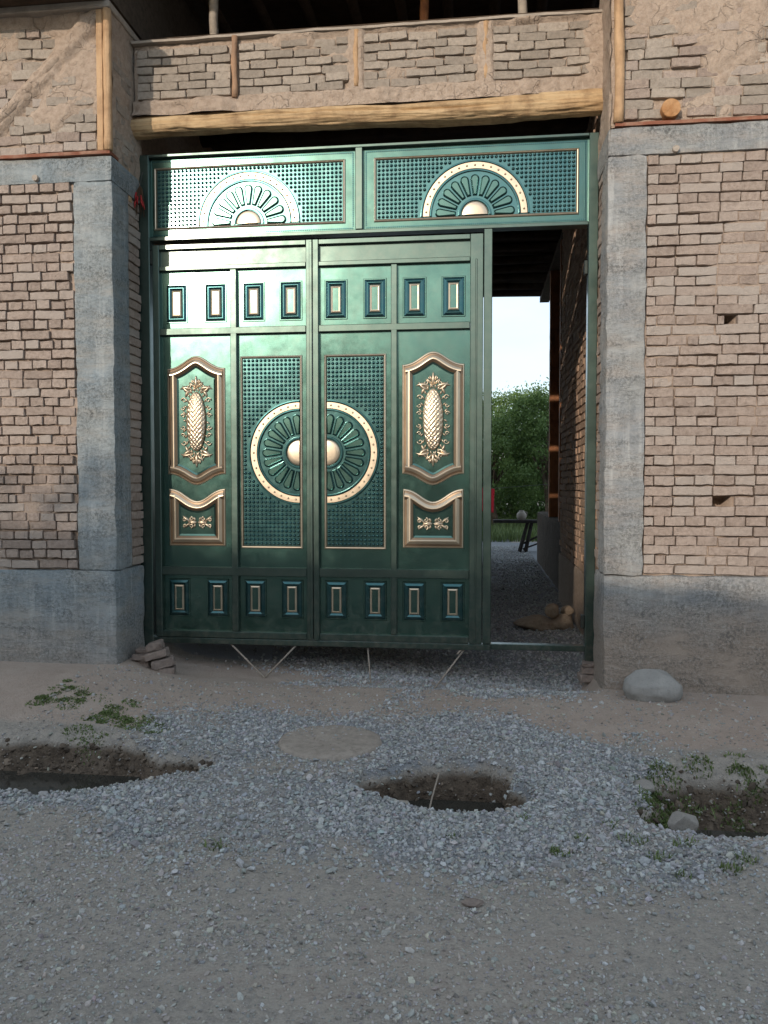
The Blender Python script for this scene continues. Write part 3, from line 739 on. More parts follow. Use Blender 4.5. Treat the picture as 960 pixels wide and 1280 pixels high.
pas = empty('passage_ceiling', (0, 0, 0)); tag(pas, 'dark timber joist ceiling of the passage behind the gate', 'ceiling')
MB().box(-2.9, 1.3, .02, 8.5, 4.80, 4.86).build('ceiling_boards', MAT['dark_wood'], pas)
y = .42; k = 0
while y < 8.5:
    m = MB(); zz = 4.74 + .012 * math.sin(k * 2.3)
    m.tube([(-2.8 + j * .8, y + .02 * math.sin(j + k), zz + .01 * math.sin(j * 2 + k)) for j in range(6)], .062 + .006 * math.sin(k * 1.3), 8)
    m.build('joist', MAT['dark_wood'], pas); y += .56; k += 1

pw = empty('passage_wall', (0, 0, 0)); tag(pw, 'shaded mud-brick wall along the right of the passage inside the gate', 'wall')
XPW = .955
nY, nZ = 190, 200; Yg, Zg = np.meshgrid(np.linspace(.0, 3.75, nY), np.linspace(.62, 4.75, nZ), indexing='ij')
Xg = XPW + .022 + .010 * fbm(Yg * 7, Zg * 9, 0, 141, 4) - .016 * sst(.1, .5, fbm(Yg * 2, Zg * 3, 0, 145, 3))
link('mud_bed', npmesh('mud_bed', np.stack([Xg, Yg, Zg], -1).reshape(-1, 3), quads=gridquads(nY, nZ)[:, ::-1], mats=MAT['mortar']), pw)
rest = MB(); r = random.Random(77)
for (u, z, l, h) in lay(.0, 3.72, .63, 4.72, .0735, (.22, .14), 'mixed', None, 151, .006, .80):
    me = r.choice(BR['tan']); mt = Matrix.LocRotScale(Vector((XPW + r.uniform(-.008, .008), u + l, z)), Euler((0, 0, R(-90))), Vector((l, .07, h)))
    rest.add([mt @ v.co for v in me.vertices], [tuple(p.vertices) for p in me.polygons], 0, False)
o = rest.build('brick_courses', MAT['brick_red'], pw); o['kind'] = 'stuff'
roughbox('plastered_base', XPW - .012, 1.3, .0, 3.75, -.2, .62, MAT['daub'], pw, .06, .01, .02, 155)
MB().box(XPW + .05, 1.3, .0, 3.75, .62, 4.79).build('wall_core', MAT['mortar'], pw)
MB().box(XPW + .0, 1.3, -.05, -.002, .0, 4.70).build('front_return', MAT['mortar'], pw)
# low wall with timber columns beyond
lw = roughbox('low_wall', 1.03, 1.32, 3.76, 8.6, -.2, .93, MAT['dark_clay'], None, .08, .015, .03, 160); tag(lw, 'low dark clay wall at the far end of the passage under the columns', 'wall')
for (yy, lb) in ((4.75, 'nearer red-brown timber column on the low passage wall'), (6.3, 'farther red-brown timber column on the low passage wall')):
    o = roughbox('timber_column', 1.045, 1.19, yy, yy + .15, .93, 4.70, MAT['timber'], None, .08, .004, .008, 170); tag(o, lb, 'column', 'timber columns in the passage')
o = MB().box(1.04, 1.2, 3.76, 8.45, 4.62, 4.70).build('header_beam', MAT['dark_wood']); tag(o, 'dark timber header beam on the passage columns', 'beam')
o = roughbox('room_wall', 1.9, 2.1, 0, 8.5, -.2, 4.8, MAT['dark_clay'], None, .3, .02, .03, 180); tag(o, 'dark clay wall of the veranda behind the passage columns', 'wall')
o = roughbox('passage_wall', -3.0, -2.66, .02, 8.5, -.2, 4.8, MAT['mortar'], None, .12, .02, .03, 181); tag(o, 'clay wall along the left of the passage hidden behind the closed leaves', 'wall')
o = roughbox('upper_back_wall', -7, -2.95, .3, .5, -.2, 4.8, MAT['mortar'], None, .3, .02, .03, 182); tag(o, 'inner clay wall behind the left brick wall', 'wall')
o = roughbox('upper_back_wall', 2.1, 6, .3, .5, -.2, 5.6, MAT['mortar'], None, .3, .02, .03, 183); tag(o, 'inner clay wall behind the right brick wall', 'wall')

# ------------------------------------------------------------------ the gate
gate = empty('metal_gate', (0, 0, .19)); tag(gate, 'tall green metal double gate with gold ornaments and an open wicket', 'gate')
GZ0 = .19
def gpart(name, mb, mats, parent=None, loc=(0, 0, 0)):
    """gate coordinates are street coordinates; the parent's own base is taken off"""
    o = mb.build(name, mats, parent if parent else gate); o.matrix_parent_inverse = Matrix.Translation((0, 0, -GZ0)) if True else o.matrix_parent_inverse
    o.location = loc; return o
def gsub(name, me, parent, loc=(0, 0, 0), rot=(0, 0, 0), scale=(1, 1, 1)):
    return link(name, me, parent, loc, rot, scale)
GF, GR, TL, GO, BZ = MAT['green'], MAT['green_frame'], MAT['teal'], MAT['gold'], MAT['bronze']
B = .004
# outer frame
gpart('frame_post', MB().box(-2.645, -2.545, 0, .09, .06, 3.975, 0, B), GR)
gpart('frame_post', MB().box(.778, .846, 0, .09, .065, 3.975, 0, B), GR)
gpart('top_rail', MB().box(-2.544, .777, .001, .089, 3.952, 3.975, 0, B), GR)
gpart('transom_rail', MB().box(-2.544, .777, .001, .089, 3.318, 3.346, 0, B), GR)
gpart('transom_mullion', MB().box(-.932, -.878, -.004, .08, 3.347, 3.951, 0, B), GR)
gpart('wicket_post', MB().box(.026, .088, -.002, .088, .243, 3.317, 0, B), GR)
gpart('sill_bar', MB().box(.089, .777, .004, .08, .200, .243, 0, B), GR)
gpart('bottom_rail', MB().box(-2.544, .088, .002, .088, .192, .236, 0, B), GR)
for z in (3.02, .42):
    gpart('latch_plate', MB().box(.752, .777, .02, .07, z - .05, z + .05, 0, .003), MAT['steel_dark'])
gpart('hinge_bracket', MB().box(-2.543, -2.524, .006, .05, 3.14, 3.25, 0, .003), MAT['steel_dark'])
# leaf frames: stiles and rails, panels behind
YPn = .040                                  # face of the sheet panels
colsX = [(-2.470, -1.905), (-1.856, -1.312), (-1.216, -.664), (-.618, -.074)]
leafX = [(-2.522, -1.265), (-1.261, .022)]
rows = [(2.644, 3.085), (.795, 2.590), (.292, .727)]
for li, (lx0, lx1) in enumerate(leafX):
    c0, c1 = colsX[2 * li], colsX[2 * li + 1]
    t0, t1 = .001, .062
    outer0, outer1 = (lx0, c0[0]), (c1[1], lx1)
    for (a, b) in (outer0, outer1): gpart('leaf_stile', MB().box(a, b, t0, t1, .240, 3.286, 0, B), GR)
    gpart('leaf_stile', MB().box(c0[1], c1[0], t0 + .002, t1, .294, 3.083, 0, B), GR)
    for (z0, z1) in ((3.247, 3.285), (3.086, 3.120), (2.592, 2.643), (.728, .794), (.241, .291)):
        gpart('leaf_rail', MB().box(outer0[1] + .001, outer1[0] - .001, t0 + .001, t1, z0, z1, 0, B), GR)
    gpart('head_panel', MB().box(outer0[1] - .005, outer1[0] + .005, YPn - .004, YPn + .012, 3.115, 3.252), GR)
gpart('leaf_cover_strip', MB().box(-1.285, -1.263, -.010, .0, .26, 3.27, 0, .003), GR)
gpart('leaf_cover_strip', MB().box(-.036, -.022, -.006, .0, .26, 3.10, 0, .003), GR)

def rosette_mesh():
    w, h = .178, .302
    prof = [(0, .0, 0), (.004, .007, 0), (.010, .007, 0), (.012, .003, 0), (.014, .007, 1), (.031, .0155, 1), (.034, .0155, 1), (.048, .0075, 1), (.050, .004, 1), (.052, .009, 2), (.061, .0135, 2), (.064, .013, 2), (.066, .010, 2)]
    m = MB(); L = []
    for (d, y, _) in prof:
        L.append([(d, -y, d), (w - d, -y, d), (w - d, -y, h - d), (d, -y, h - d)])
    m.loops(L, [p[2] for p in prof[1:]], cap=0)
    return m.mesh('rosette', [GF, TL, GO])
ROS = rosette_mesh()

def inset(path, d):
    """offset a closed counter-clockwise outline inwards with mitred corners"""
    n = len(path); out = []
    for i in range(n):
        p0, p1, p2 = Vector(path[i - 1]), Vector(path[i]), Vector(path[(i + 1) % n])
        e0 = (p1 - p0).normalized(); e1 = (p2 - p1).normalized()
        n0 = Vector((-e0.y, e0.x)); n1 = Vector((-e1.y, e1.x)); b = n0 + n1
        b = b / max(b.length_squared * .5, .35) if b.length > 1e-6 else n0
        out.append(p1 + b * d)
    return out
def moulding(path, prof, mats, cap=None, name='moulding'):
    m = MB(); L = []
    for (d, y, _) in prof:
        L.append([(p.x, -y, p.y) for p in (inset(path, d) if d > 0 else [Vector(q) for q in path])])
    m.loops(L, [p[2] for p in prof[1:]], cap=cap); return m.mesh(name, mats)
def ogee(x0, x1, z, rise, n=24):
    """points from x1 to x0 along a curved top (rise>0 crowns up)"""
    return [(x1 + (x0 - x1) * i / n, z + rise * (math.sin(math.pi * i / n) ** 2 * .62 + math.sin(math.pi * i / n) ** 4 * .38)) for i in range(1, n)]
PROF_ORN = [(0, .0, 0), (.004, .007, 1), (.012, .010, 1), (.016, .006, 2), (.030, .010, 2), (.034, .013, 1), (.050, .0215, 1), (.056, .022, 1), (.061, .019, 1), (.076, .011, 2), (.080, .007, 2), (.094, .0015, 0)]
def cart_top():
    w, z0, z1 = .468, 1.516, 2.338
    path = [(0, z0)] + [(p[0], p[1]) for p in ogee(0, w, z0, -.086)][::-1] + [(w, z0), (w, z1)] + ogee(0, w, z1, .096) + [(0, z1)]
    return moulding(path, PROF_ORN, [GF, GO, BZ], 0, 'cartouche')
def cart_low():
    w, z0, z1 = .458, .955, 1.404
    path = [(0, z0), (w, z0), (w, z1)] + ogee(0, w, z1, -.096) + [(0, z1)]
    return moulding(path, PROF_ORN, [GF, GO, BZ], 0, 'cartouche')
CT, CL = cart_top(), cart_low()

def weave_mesh():
    nu, nv = 44, 116; a, b, hgt = .078, .232, .034
    T, U = np.meshgrid(np.linspace(-1, 1, nv), np.linspace(-1, 1, nu), indexing='ij')
    Zc = np.sin(T * math.pi / 2); Xc = np.sin(U * math.pi / 2) * np.sqrt(np.maximum(1 - Zc ** 2, 0))
    dome = np.sqrt(np.maximum(1 - Zc ** 2 - Xc ** 2 * 1.0, 0))
    X = Xc * a; Z = Zc * b; p = .030
    s, t = (X + Z * .8) / p, (X - Z * .8) / p
    fs, ft = s - np.floor(s), t - np.floor(t); chk = (np.floor(s) + np.floor(t)) % 2
    wv = np.where(chk > .5, np.sin(math.pi * fs) ** .6, np.sin(math.pi * ft) ** .6)
    Y = -(dome ** .7 * hgt + .0075 * wv * np.minimum(1, dome * 3)) - .002
    return npmesh('woven_medallion', np.stack([X, Y, Z], -1).reshape(-1, 3), quads=gridquads(nv, nu), mats=GO)
WEAVE = weave_mesh()
def leaflet(m, x, z, ang, ln, wd, hg=.009, curl=0):
    """raised teardrop leaf starting at (x,z), pointing along ang (0 = +x)"""
    rows_ = [(0, .25), (.2, .75), (.5, 1), (.78, .7), (1, .08)]; n = 5; V = []; F = []
    for (t, wv) in rows_:
        a = ang + curl * t; cx = x + math.cos(ang + curl * t * .5) * ln * t; cz = z + math.sin(ang + curl * t * .5) * ln * t
        for k in range(n):
            q = -1 + 2 * k / (n - 1)
            V.append((cx - math.sin(a) * q * wd * wv, -.003 - hg * (1 - q * q) * (wv ** .5) - (.002 if k == n // 2 else 0), cz + math.cos(a) * q * wd * wv))
    for i in range(len(rows_) - 1):
        for k in range(n - 1): F.append((i * n + k, (i + 1) * n + k, (i + 1) * n + k + 1, i * n + k + 1))
    m.add(V, F, 0, True)
def scroll(m, x, z, r0, a0, turns, sgn, rad=.005):
    pts = []; 
    for i in range(14):
        t = i / 13; a = a0 + sgn * turns * 2 * math.pi * t; r = r0 * (1 - .78 * t)
        pts.append((x + r * math.cos(a), -.006, z + r * math.sin(a)))
    m.tube(pts, [rad * (1 - .4 * i / 13) for i in range(14)], 6)
def filigree_mesh():
    m = MB()
    for i in range(28):   # rim of small leaves round the oval
        a = 2 * math.pi * i / 28; x, z = .083 * math.cos(a), .240 * math.sin(a); n = math.atan2(math.sin(a) / .24, math.cos(a) / .083)
        leaflet(m, x, z, n + (.7 if math.sin(a) * math.cos(a) > 0 else -.7), .030 + .010 * (i % 2), .0085, .008)
    for s in (1, -1):
        for v in (1, -1):
            leaflet(m, s * .03, v * .245, math.pi / 2 * v - s * v * .9, .10, .016, .012, -s * v * 1.2)
            leaflet(m, s * .045, v * .225, math.pi / 2 * v - s * v * 1.4, .085, .015, .011, s * v * 1.1)
            leaflet(m, s * .012, v * .262, math.pi / 2 * v - s * v * .55, .062, .012, .011, -s * v * .5)
            leaflet(m, s * .008, v * .292, math.pi / 2 * v - s * v * .7, .042, .010, .010, s * v * .5)
            leaflet(m, s * .085, v * .190, v * (math.pi / 2) + s * v * .1, .060, .012, .010, s * v * .9)
            scroll(m, s * .098, v * .165, .022, (0 if s > 0 else math.pi), 1.1, s * v)
            scroll(m, s * .104, v * .105, .017, (0 if s > 0 else math.pi), 1.0, -s * v)
            scroll(m, s * .106, v * .045, .018, (0 if s > 0 else math.pi), 1.0, s * v)
            scroll(m, s * .055, v * .275, .018, math.pi / 2 * v, 1.1, s * v)
            scroll(m, s * .028, v * .312, .012, math.pi / 2 * v, 1.1, s * v)
    for v in (1, -1):
        leaflet(m, 0, v * .255, math.pi / 2 * v, .095, .016, .013); leaflet(m, 0, v * .315, math.pi / 2 * v, .042, .009, .010)
    return m.mesh('filigree', [GO])
FIL = filigree_mesh()
def spray_mesh():
    m = MB()
    for s in (1, -1):
        leaflet(m, s * .004, 0, (0 if s > 0 else math.pi) + s * .35, .055, .011, .010, -s * .9); leaflet(m, s * .004, 0, (0 if s > 0 else math.pi) - s * .35, .055, .011, .010, s * .9)
        leaflet(m, s * .045, .006, (0 if s > 0 else math.pi) + s * .5, .058, .010, .010, s * .3); leaflet(m, s * .045, -.006, (0 if s > 0 else math.pi) - s * .5, .052, .010, .010, -s * .3)
        scroll(m, s * .04, .022, .014, math.pi / 2, 1.1, s); scroll(m, s * .04, -.022, .014, -math.pi / 2, 1.1, -s)
        scroll(m, s * .078, .016, .012, math.pi / 2, 1.0, -s); scroll(m, s * .076, -.02, .012, -math.pi / 2, 1.0, s)
        leaflet(m, s * .012, .01, math.pi / 2 - s * .4, .026, .008); leaflet(m, s * .012, -.01, -math.pi / 2 + s * .4, .026, .008)
    return m.mesh('leaf_spray', [GO])
SPRAY = spray_mesh()

# half sun: pieces modelled for an upright half circle of radius .40, origin at the flat edge's middle
def arc_ring(r0, r1, y, n=40, b=.006, a0=0.0):
    m = MB(); L = []
    for (r, yy) in ((r0, .0), (r0 + b * .5, y), ((r0 + r1) / 2, y * 1.02), (r1 - b * .5, y), (r1, .0)):
        L.append([(r * math.cos(a0 + (math.pi - 2 * a0) * i / n), -yy, r * math.sin(a0 + (math.pi - 2 * a0) * i / n)) for i in range(n + 1)])
    m.loops(L, [0] * 4, closed=False, smooth=False); return m
BAND = arc_ring(.335, .386, .008, 48).mesh('sun_band', [GO])
RIM_O = arc_ring(.386, .402, .014, 48).mesh('sun_rim', [TL])
RIM_I = arc_ring(.318, .335, .013, 48).mesh('sun_rim', [TL])
HUBRIM = arc_ring(.102, .124, .011, 32).mesh('hub_rim', [TL])
def hub_mesh():
    m = MB(); L = []
    for (r, y) in ((.100, .002), (.097, .009), (.088, .0125), (.06, .0145), (.03, .0155), (.002, .016)):
        L.append([(r * math.cos(math.pi * i / 28), -y, r * math.sin(math.pi * i / 28)) for i in range(29)])
    m.loops(L, [0] * 5, closed=False, smooth=True); return m.mesh('sun_hub', [GO])
HUB = hub_mesh()
def bead_mesh():
    m = MB(); 
    for i in range(19):
        a = math.pi * (i + .5) / 19; dome(m, .3605 * math.cos(a), .3605 * math.sin(a), .0085, .009, -.008)
    return m.mesh('band_beads', [GO])
def dome(m, x, z, r, h, y0=0.0, n=7):
    V = []; F = []
    for (rr, yy) in ((1, 0), (.82, .5), (.45, .88)):
        for k in range(n): V.append((x + r * rr * math.cos(2 * math.pi * k / n), y0 - h * yy, z + r * rr * math.sin(2 * math.pi * k / n)))
    V.append((x, y0 - h, z))
    for i in range(2):
        for k in range(n): F.append((i * n + k, i * n + (k + 1) % n, (i + 1) * n + (k + 1) % n, (i + 1) * n + k))
    for k in range(n): F.append((2 * n + k, 2 * n + (k + 1) % n, 3 * n))
    m.add(V, F, 0, True)
BEADS = bead_mesh()
def petal_mesh():
    """teardrop along +z from .145 to .292: raised dark rim with a sunk lighter tongue"""
    prof = [(0, .0, 1), (.003, .010, 1), (.0065, .0135, 1), (.009, .009, 1), (.0125, .0125, 0)]
    pts = []
    for i in range(15):
        a = -math.pi * .5 + math.pi * (i / 14) * 1.0; a = math.pi * i / 14
        pts.append((.0335 * math.cos(a), .262 + .0335 * math.sin(a)))
    path = [(-.0165, .140), (.0165, .140)] + pts
    return moulding([(p[0], p[1]) for p in path], prof, [GF, TL], 0, 'petal')
PETAL = petal_mesh()
def half_sun(parent, x, z, rot):
    """rot turns the upright half circle in the panel plane"""
    y = YPn - .0022
    for nm, me in (('sun_band', BAND), ('sun_rim', RIM_O), ('sun_rim', RIM_I), ('hub_rim', HUBRIM), ('sun_hub', HUB)):
        o = gsub(nm, me, parent, (x, y, z), (0, -rot, 0))
    o = gsub('band_beads', BEADS, parent, (x, y, z), (0, -rot, 0)); o['kind'] = 'stuff'
    for k in range(-5, 6):
        gsub('petal', PETAL, parent, (x, y, z), (0, -rot + R(k * 17.0), 0))
def stud_field(parent, x0, x1, z0, z1, pitch, cx, cz, rad, half):
    m = MB(); nx = int(round((x1 - x0) / pitch)); nz = int(round((z1 - z0) / pitch)); px = (x1 - x0) / nx; pz = (z1 - z0) / nz
    for i in range(nx + 1):
        for j in range(nz + 1):
            x, z = x0 + i * px, z0 + j * pz
            if math.hypot(x - cx, z - cz) < rad + .015: continue
            dome(m, x, z, .0128, .0150)
    o = m.build('stud_field', TL, parent, (0, YPn - .002, 0)); o['kind'] = 'stuff'
    MB().box(x0 - .02, x1 + .02, -.0018, -.0002, z0 - .02, z1 + .02).build('stud_backing', MAT['teal_pale'], parent, (0, YPn, 0))
GOLDRECT = [(0, .0, 0), (.003, .009, 0), (.010, .013, 0), (.015, .011, 0), (.022, .002, 1)]
def gold_rect(x0, x1, z0, z1):
    return moulding([(x0, z0), (x1, z0), (x1, z1), (x0, z1)], GOLDRECT, [GO, BZ], None, 'gold_border')

# transom panels
for (x0, x1, gx0, gx1) in ((-2.543, -.933, -2.515, -1.011), (-.877, .777, -.797, .711)):
    pn = gpart('transom_panel', MB().box(x0, x1, YPn, YPn + .012, 3.347, 3.951), GF)
    gsub('gold_border', gold_rect(gx0, gx1, 3.405, 3.884), pn, (0, YPn, 0))
    cx = (gx0 + gx1) / 2
    half_sun(pn, cx, 3.432, 0)
    stud_field(pn, gx0 + .040, gx1 - .040, 3.442, 3.850, .0313, cx, 3.432, .402, True)
    m = MB()
    bx0, bx1, bz0, bz1 = (x0 + (.03 if x0 < -2 else .022)), x1 - .022, 3.368, 3.930
    if x0 < -2: bx0 = -2.53
    t = bx0
    while t < bx1:
        for z in (bz0, bz1): m.box(t, t + .009, -.006, .001, z - .004, z + .004)
        t += .0145
    t = bz0 + .015
    while t < bz1 - .01:
        for x in ((bx1,) if x0 < -2 else (bx0, bx1)): m.box(x - .004, x + .004, -.006, .001, t, t + .009)
        t += .0145
    o = m.build('bead_border', TL, pn, (0, YPn, 0)); o['kind'] = 'stuff'
# leaf panels
for ci, (x0, x1) in enumerate(colsX):
    for ri, (z0, z1) in enumerate(rows):
        pn = gpart('door_panel', MB().box(x0 - .006, x1 + .006, YPn, YPn + .012, z0 - .006, z1 + .006), GF)
        w = x1 - x0
        if ri in (0, 2):
            zz = 2.687 if ri == 0 else .397
            off = .040
            for xx in (x0 + off, x0 + w - off + .005 - .178):
                gsub('rosette', ROS, pn, (xx, YPn - .0005, zz))
        elif ci in (0, 3):
            xa = -2.425 if ci == 0 else -.582
            gsub('cartouche', CT, pn, (xa, YPn - .0005, 0)); gsub('cartouche', CL, pn, (xa + .006, YPn - .0005, 0))
            gsub('filigree', FIL, pn, (xa + .234, YPn - .003, 1.925))['kind'] = 'stuff'; gsub('woven_medallion', WEAVE, pn, (xa + .234, YPn - .003, 1.925))
            gsub('leaf_spray', SPRAY, pn, (xa + .235, YPn - .003, 1.140), (0, 0, 0), (1.3, 1, 1.25))['kind'] = 'stuff'
        else:
            gx0, gx1 = (-1.838, -1.348) if ci == 1 else (-1.180, -.702)
            gsub('gold_border', gold_rect(gx0, gx1, .940, 2.425), pn, (0, YPn, 0))
            cx = gx1 - .024 if ci == 1 else gx0 + .024
            half_sun(pn, cx, 1.680, R(90) if ci == 1 else R(-90))
            stud_field(pn, gx0 + .036, gx1 - .036, .980, 2.388, .0318, cx, 1.680, .402, True)
# children of the panels sit in street coordinates too
bpy.context.view_layer.update()

# rods under the gate
def rod(name, pts, r, label, cat='rod'):
    m = MB()
    for p in pts: m.tube(p, r, 6)
    return tag(m.build(name, MAT['rod']), label, cat)
rod('prop_rod', [[(-1.93, .03, .195), (-1.605, -.16, hz(-1.6, -.16) + .004)], [(-1.40, .03, .195), (-1.598, -.16, hz(-1.6, -.16) + .008)]], .007, 'thin pale stick bent into a V under the left gate leaf')
rod('prop_rod', [[(-.845, .03, .195), (-.795, -.16, hz(-.8, -.16) + .004)]], .006, 'thin grey stick leaning under the middle of the gate')
rod('prop_rod', [[(-.105, .03, .195), (-.325, -.20, hz(-.32, -.20) + .004)], [(-.125, .03, .195), (-.16, -.02, .165)]], .007, 'pale split stick slanting under the right edge of the closed leaf')

# ------------------------------------------------------------------ loose bricks, stones, rubble
def loose_brick_mesh(seed, l, w, h):
    r = np.random.default_rng(seed); m = MB(); g = [0, .12, .5, .88, 1]; V = []
    P = {}
    for i, a in enumerate(g):
        for j, b in enumerate(g):
            for k, c in enumerate((0, .2, .8, 1)):
                if i in (0, 4) or j in (0, 4) or k in (0, 3):
                    e = (i in (0, 4)) + (j in (0, 4)) + (k in (0, 3)); s = (0, 0, .055, .12)[e]
                    P[i, j, k] = len(V)
                    V.append(((a - .5) * (1 - s * .5) * l + r.normal(0, .003), (b - .5) * (1 - s) * w + r.normal(0, .003), (.5 + (c - .5) * (1 - s * 1.3)) * h + r.normal(0, .002)))
    F = []
    for i in range(4):
        for j in range(4):
            F.append((P[i, j, 3], P[i + 1, j, 3], P[i + 1, j + 1, 3], P[i, j + 1, 3])); F.append((P[i, j, 0], P[i, j + 1, 0], P[i + 1, j + 1, 0], P[i + 1, j, 0]))
    for i in range(4):
        for k in range(3):
            F.append((P[i, 0, k], P[i + 1, 0, k], P[i + 1, 0, k + 1], P[i, 0, k + 1])); F.append((P[i, 4, k], P[i, 4, k + 1], P[i + 1, 4, k + 1], P[i + 1, 4, k]))
    for j in range(4):
        for k in range(3):
            F.append((P[0, j, k], P[0, j, k + 1], P[0, j + 1, k + 1], P[0, j + 1, k])); F.append((P[4, j, k], P[4, j + 1, k], P[4, j + 1, k + 1], P[4, j, k + 1]))
    return V, F
def loose_brick(x, y, z, l, w, h, rot, label, seed, group):
    V, F = loose_brick_mesh(seed, l, w, h); m = MB(); m.add(V, F, 0, False)
    return tag(m.build('loose_brick', MAT['rubble_brick'], None, (x, y, z), tuple(R(a) for a in rot)), label, 'brick', group)
gl = hz(-2.25, -.35)
G1 = 'bricks piled at the foot of the left gate post'
loose_brick(-2.325, -.34, gl + .0, .165, .12, .055, (0, 3, 14), 'bottom brick of the leaning pile by the left gate post', 501, G1)
loose_brick(-2.315, -.35, gl + .056, .165, .12, .056, (0, -12, 18), 'second brick from the bottom of the leaning pile', 502, G1)
loose_brick(-2.37, -.33, gl + .115, .165, .12, .054, (0, -15, 10), 'third brick from the bottom of the leaning pile, jutting left', 503, G1)
loose_brick(-2.385, -.32, gl + .170, .115, .11, .058, (0, -16, 12), 'short top brick of the leaning pile by the left gate post', 504, G1)
loose_brick(-2.505, -.29, gl + .085, .13, .12, .045, (0, 3, 4), 'flat brick wedged against the concrete foot left of the pile', 505, G1)
loose_brick(-2.495, -.28, gl + .0, .12, .11, .078, (0, 2, -8), 'lower brick in the shade left of the leaning pile', 506, G1)
loose_brick(-2.51, -.25, gl + .133, .11, .10, .03, (0, 2, 6), 'thin brick slip under the left gate post', 507, G1)
gr_ = hz(.81, -.05)
G2 = 'bricks under the right gate post'
loose_brick(.795, -.03, gr_ - .012, .125, .14, .058, (0, 0, 4), 'lowest dusty brick under the right gate post', 511, G2)
loose_brick(.805, -.02, gr_ + .048, .115, .13, .048, (0, 1, -3), 'middle brick under the right gate post', 512, G2)
loose_brick(.81, -.015, gr_ + .099, .105, .13, .03, (0, 1, -6), 'thin brick slip right under the right gate post', 513, G2)

def rock(name, x, y, z, sx, sy, sz, mat, label, cat, seed, amp=.18, freq=1.3, sub=4, rot=0, sink=.25, sharp=0, group=None):
    sharp = int(sharp * 1.6)
    import bmesh
    bm = bmesh.new(); bmesh.ops.create_icosphere(bm, subdivisions=sub, radius=1)
    P = np.array([v.co[:] for v in bm.verts]); n = 1 + amp * fbm(P[:, 0] * freq + seed, P[:, 1] * freq, P[:, 2] * freq, seed, 4)
    P = P * n[:, None]
    if sharp:
        r = np.random.default_rng(seed)
        for _ in range(sharp):
            d = r.normal(size=3); d /= np.linalg.norm(d); t = r.uniform(.68, .92); s = P @ d; P = P - np.outer(np.maximum(s - t, 0), d)
    for v, p in zip(bm.verts, P): v.co = (p[0] * sx, p[1] * sy, p[2] * sz)
    me = bpy.data.meshes.new(name); bm.to_mesh(me); bm.free(); me.materials.append(mat)
    me.polygons.foreach_set('use_smooth', [not sharp or sub > 3] * len(me.polygons))
    o = link(name, me, None, (x, y, z + sz * (1 - 2 * sink)), (0, 0, R(rot))); return tag(o, label, cat, group)
rock('boulder', 1.125, -.66, hz(1.12, -.66) - .03, .20, .15, .13, MAT['boulder'], 'smooth grey oval boulder at the foot of the right wall', 'boulder', 601, .22, .9, 5, 4, .18, 2)
# clods inside the wicket
zc = hz(.7, 1.9)
rock('clod', .56, 1.80, zc, .22, .15, .075, MAT['clod'], 'long low mud clod lying inside the wicket', 'clod', 611, .25, 1.4, 4, 12, .12, 5, 'rubble inside the wicket')
rock('clod', .80, 1.84, zc, .145, .13, .095, MAT['clod'], 'rounded mud clod against the passage wall', 'clod', 612, .14, 1.1, 4, 40, .2, 5, 'rubble inside the wicket')
rock('clod', .70, 1.77, zc + .125, .075, .06, .07, MAT['clod'], 'upright pale brick fragment on top of the clods', 'clod', 613, .12, 1.0, 4, 20, .08, 6, 'rubble inside the wicket')
rock('clod', .86, 1.95, zc + .13, .065, .06, .05, MAT['clod'], 'small clod behind the upright fragment', 'clod', 614, .15, 1.2, 3, 20, .2, 5, 'rubble inside the wicket')
rock('rock', .865, -2.52, hz(.865, -2.55) + .0, .065, .05, .06, MAT['rock'], 'angular grey rock on the near edge of the right ditch', 'rock', 621, .2, 1.4, 4, 25, .2, 7)
rock('rock', .77, -2.38, hz(.77, -2.38), .05, .04, .03, MAT['rock'], 'small flat tan stone left of the angular rock', 'rock', 622, .2, 1.4, 3, 25, .25, 5)
rock('rock', .82, -1.95, hz(.82, -1.95), .06, .05, .035, MAT['rock'], 'pale stone at the left head of the right ditch', 'rock', 623, .2, 1.4, 3, 5, .2, 6)
rock('rock', 1.06, -2.03, hz(1.06, -2.03) + .01, .05, .035, .03, MAT['rock'], 'pale flat stone among the grass of the right ditch', 'rock', 624, .2, 1.4, 3, 45, .2, 7)
rock('white_chunk', -2.40, -2.00, hz(-2.40, -2.00) + .01, .06, .05, .055, MAT['white_rock'], 'white chunk of plaster on the bank of the left ditch', 'chunk', 626, .2, 1.4, 3, 15, .15, 7)
rock('rock', .245, -2.235, hz(.245, -2.23), .026, .022, .022, MAT['white_rock'], 'small white stone at the right rim of the middle pit', 'rock', 627, .2, 1.4, 3, 15, .15, 6)
rock('dung_clod', -.02, -3.27, hz(-.02, -3.27), .04, .025, .012, MAT['rubble_brick'], 'small brown clod lying on the road gravel', 'clod', 628, .3, 2.5, 3, 15, .25, 4)
# cement disc
m = MB(); n = 56; L = []
for (r, z) in ((.29, -.02), (.283, .004), (.262, .011), (.18, .013), (.09, .011)):
    L.append([(r * (1 + .02 * math.sin(3 * a_) + random.uniform(-.008, .008)) * math.cos(a_), r * math.sin(a_) * 1.0, z + random.uniform(-.004, .004)) for a_ in [2 * math.pi * k / n for k in range(n)]])
m.loops(L, [0] * 4, cap=0, smooth=True)
tag(m.build('cement_disc', MAT['disc'], None, (-.82, -1.675, hz(-.82, -1.675) - .008)), 'round flat cement disc set in the gravel before the gate', 'disc')
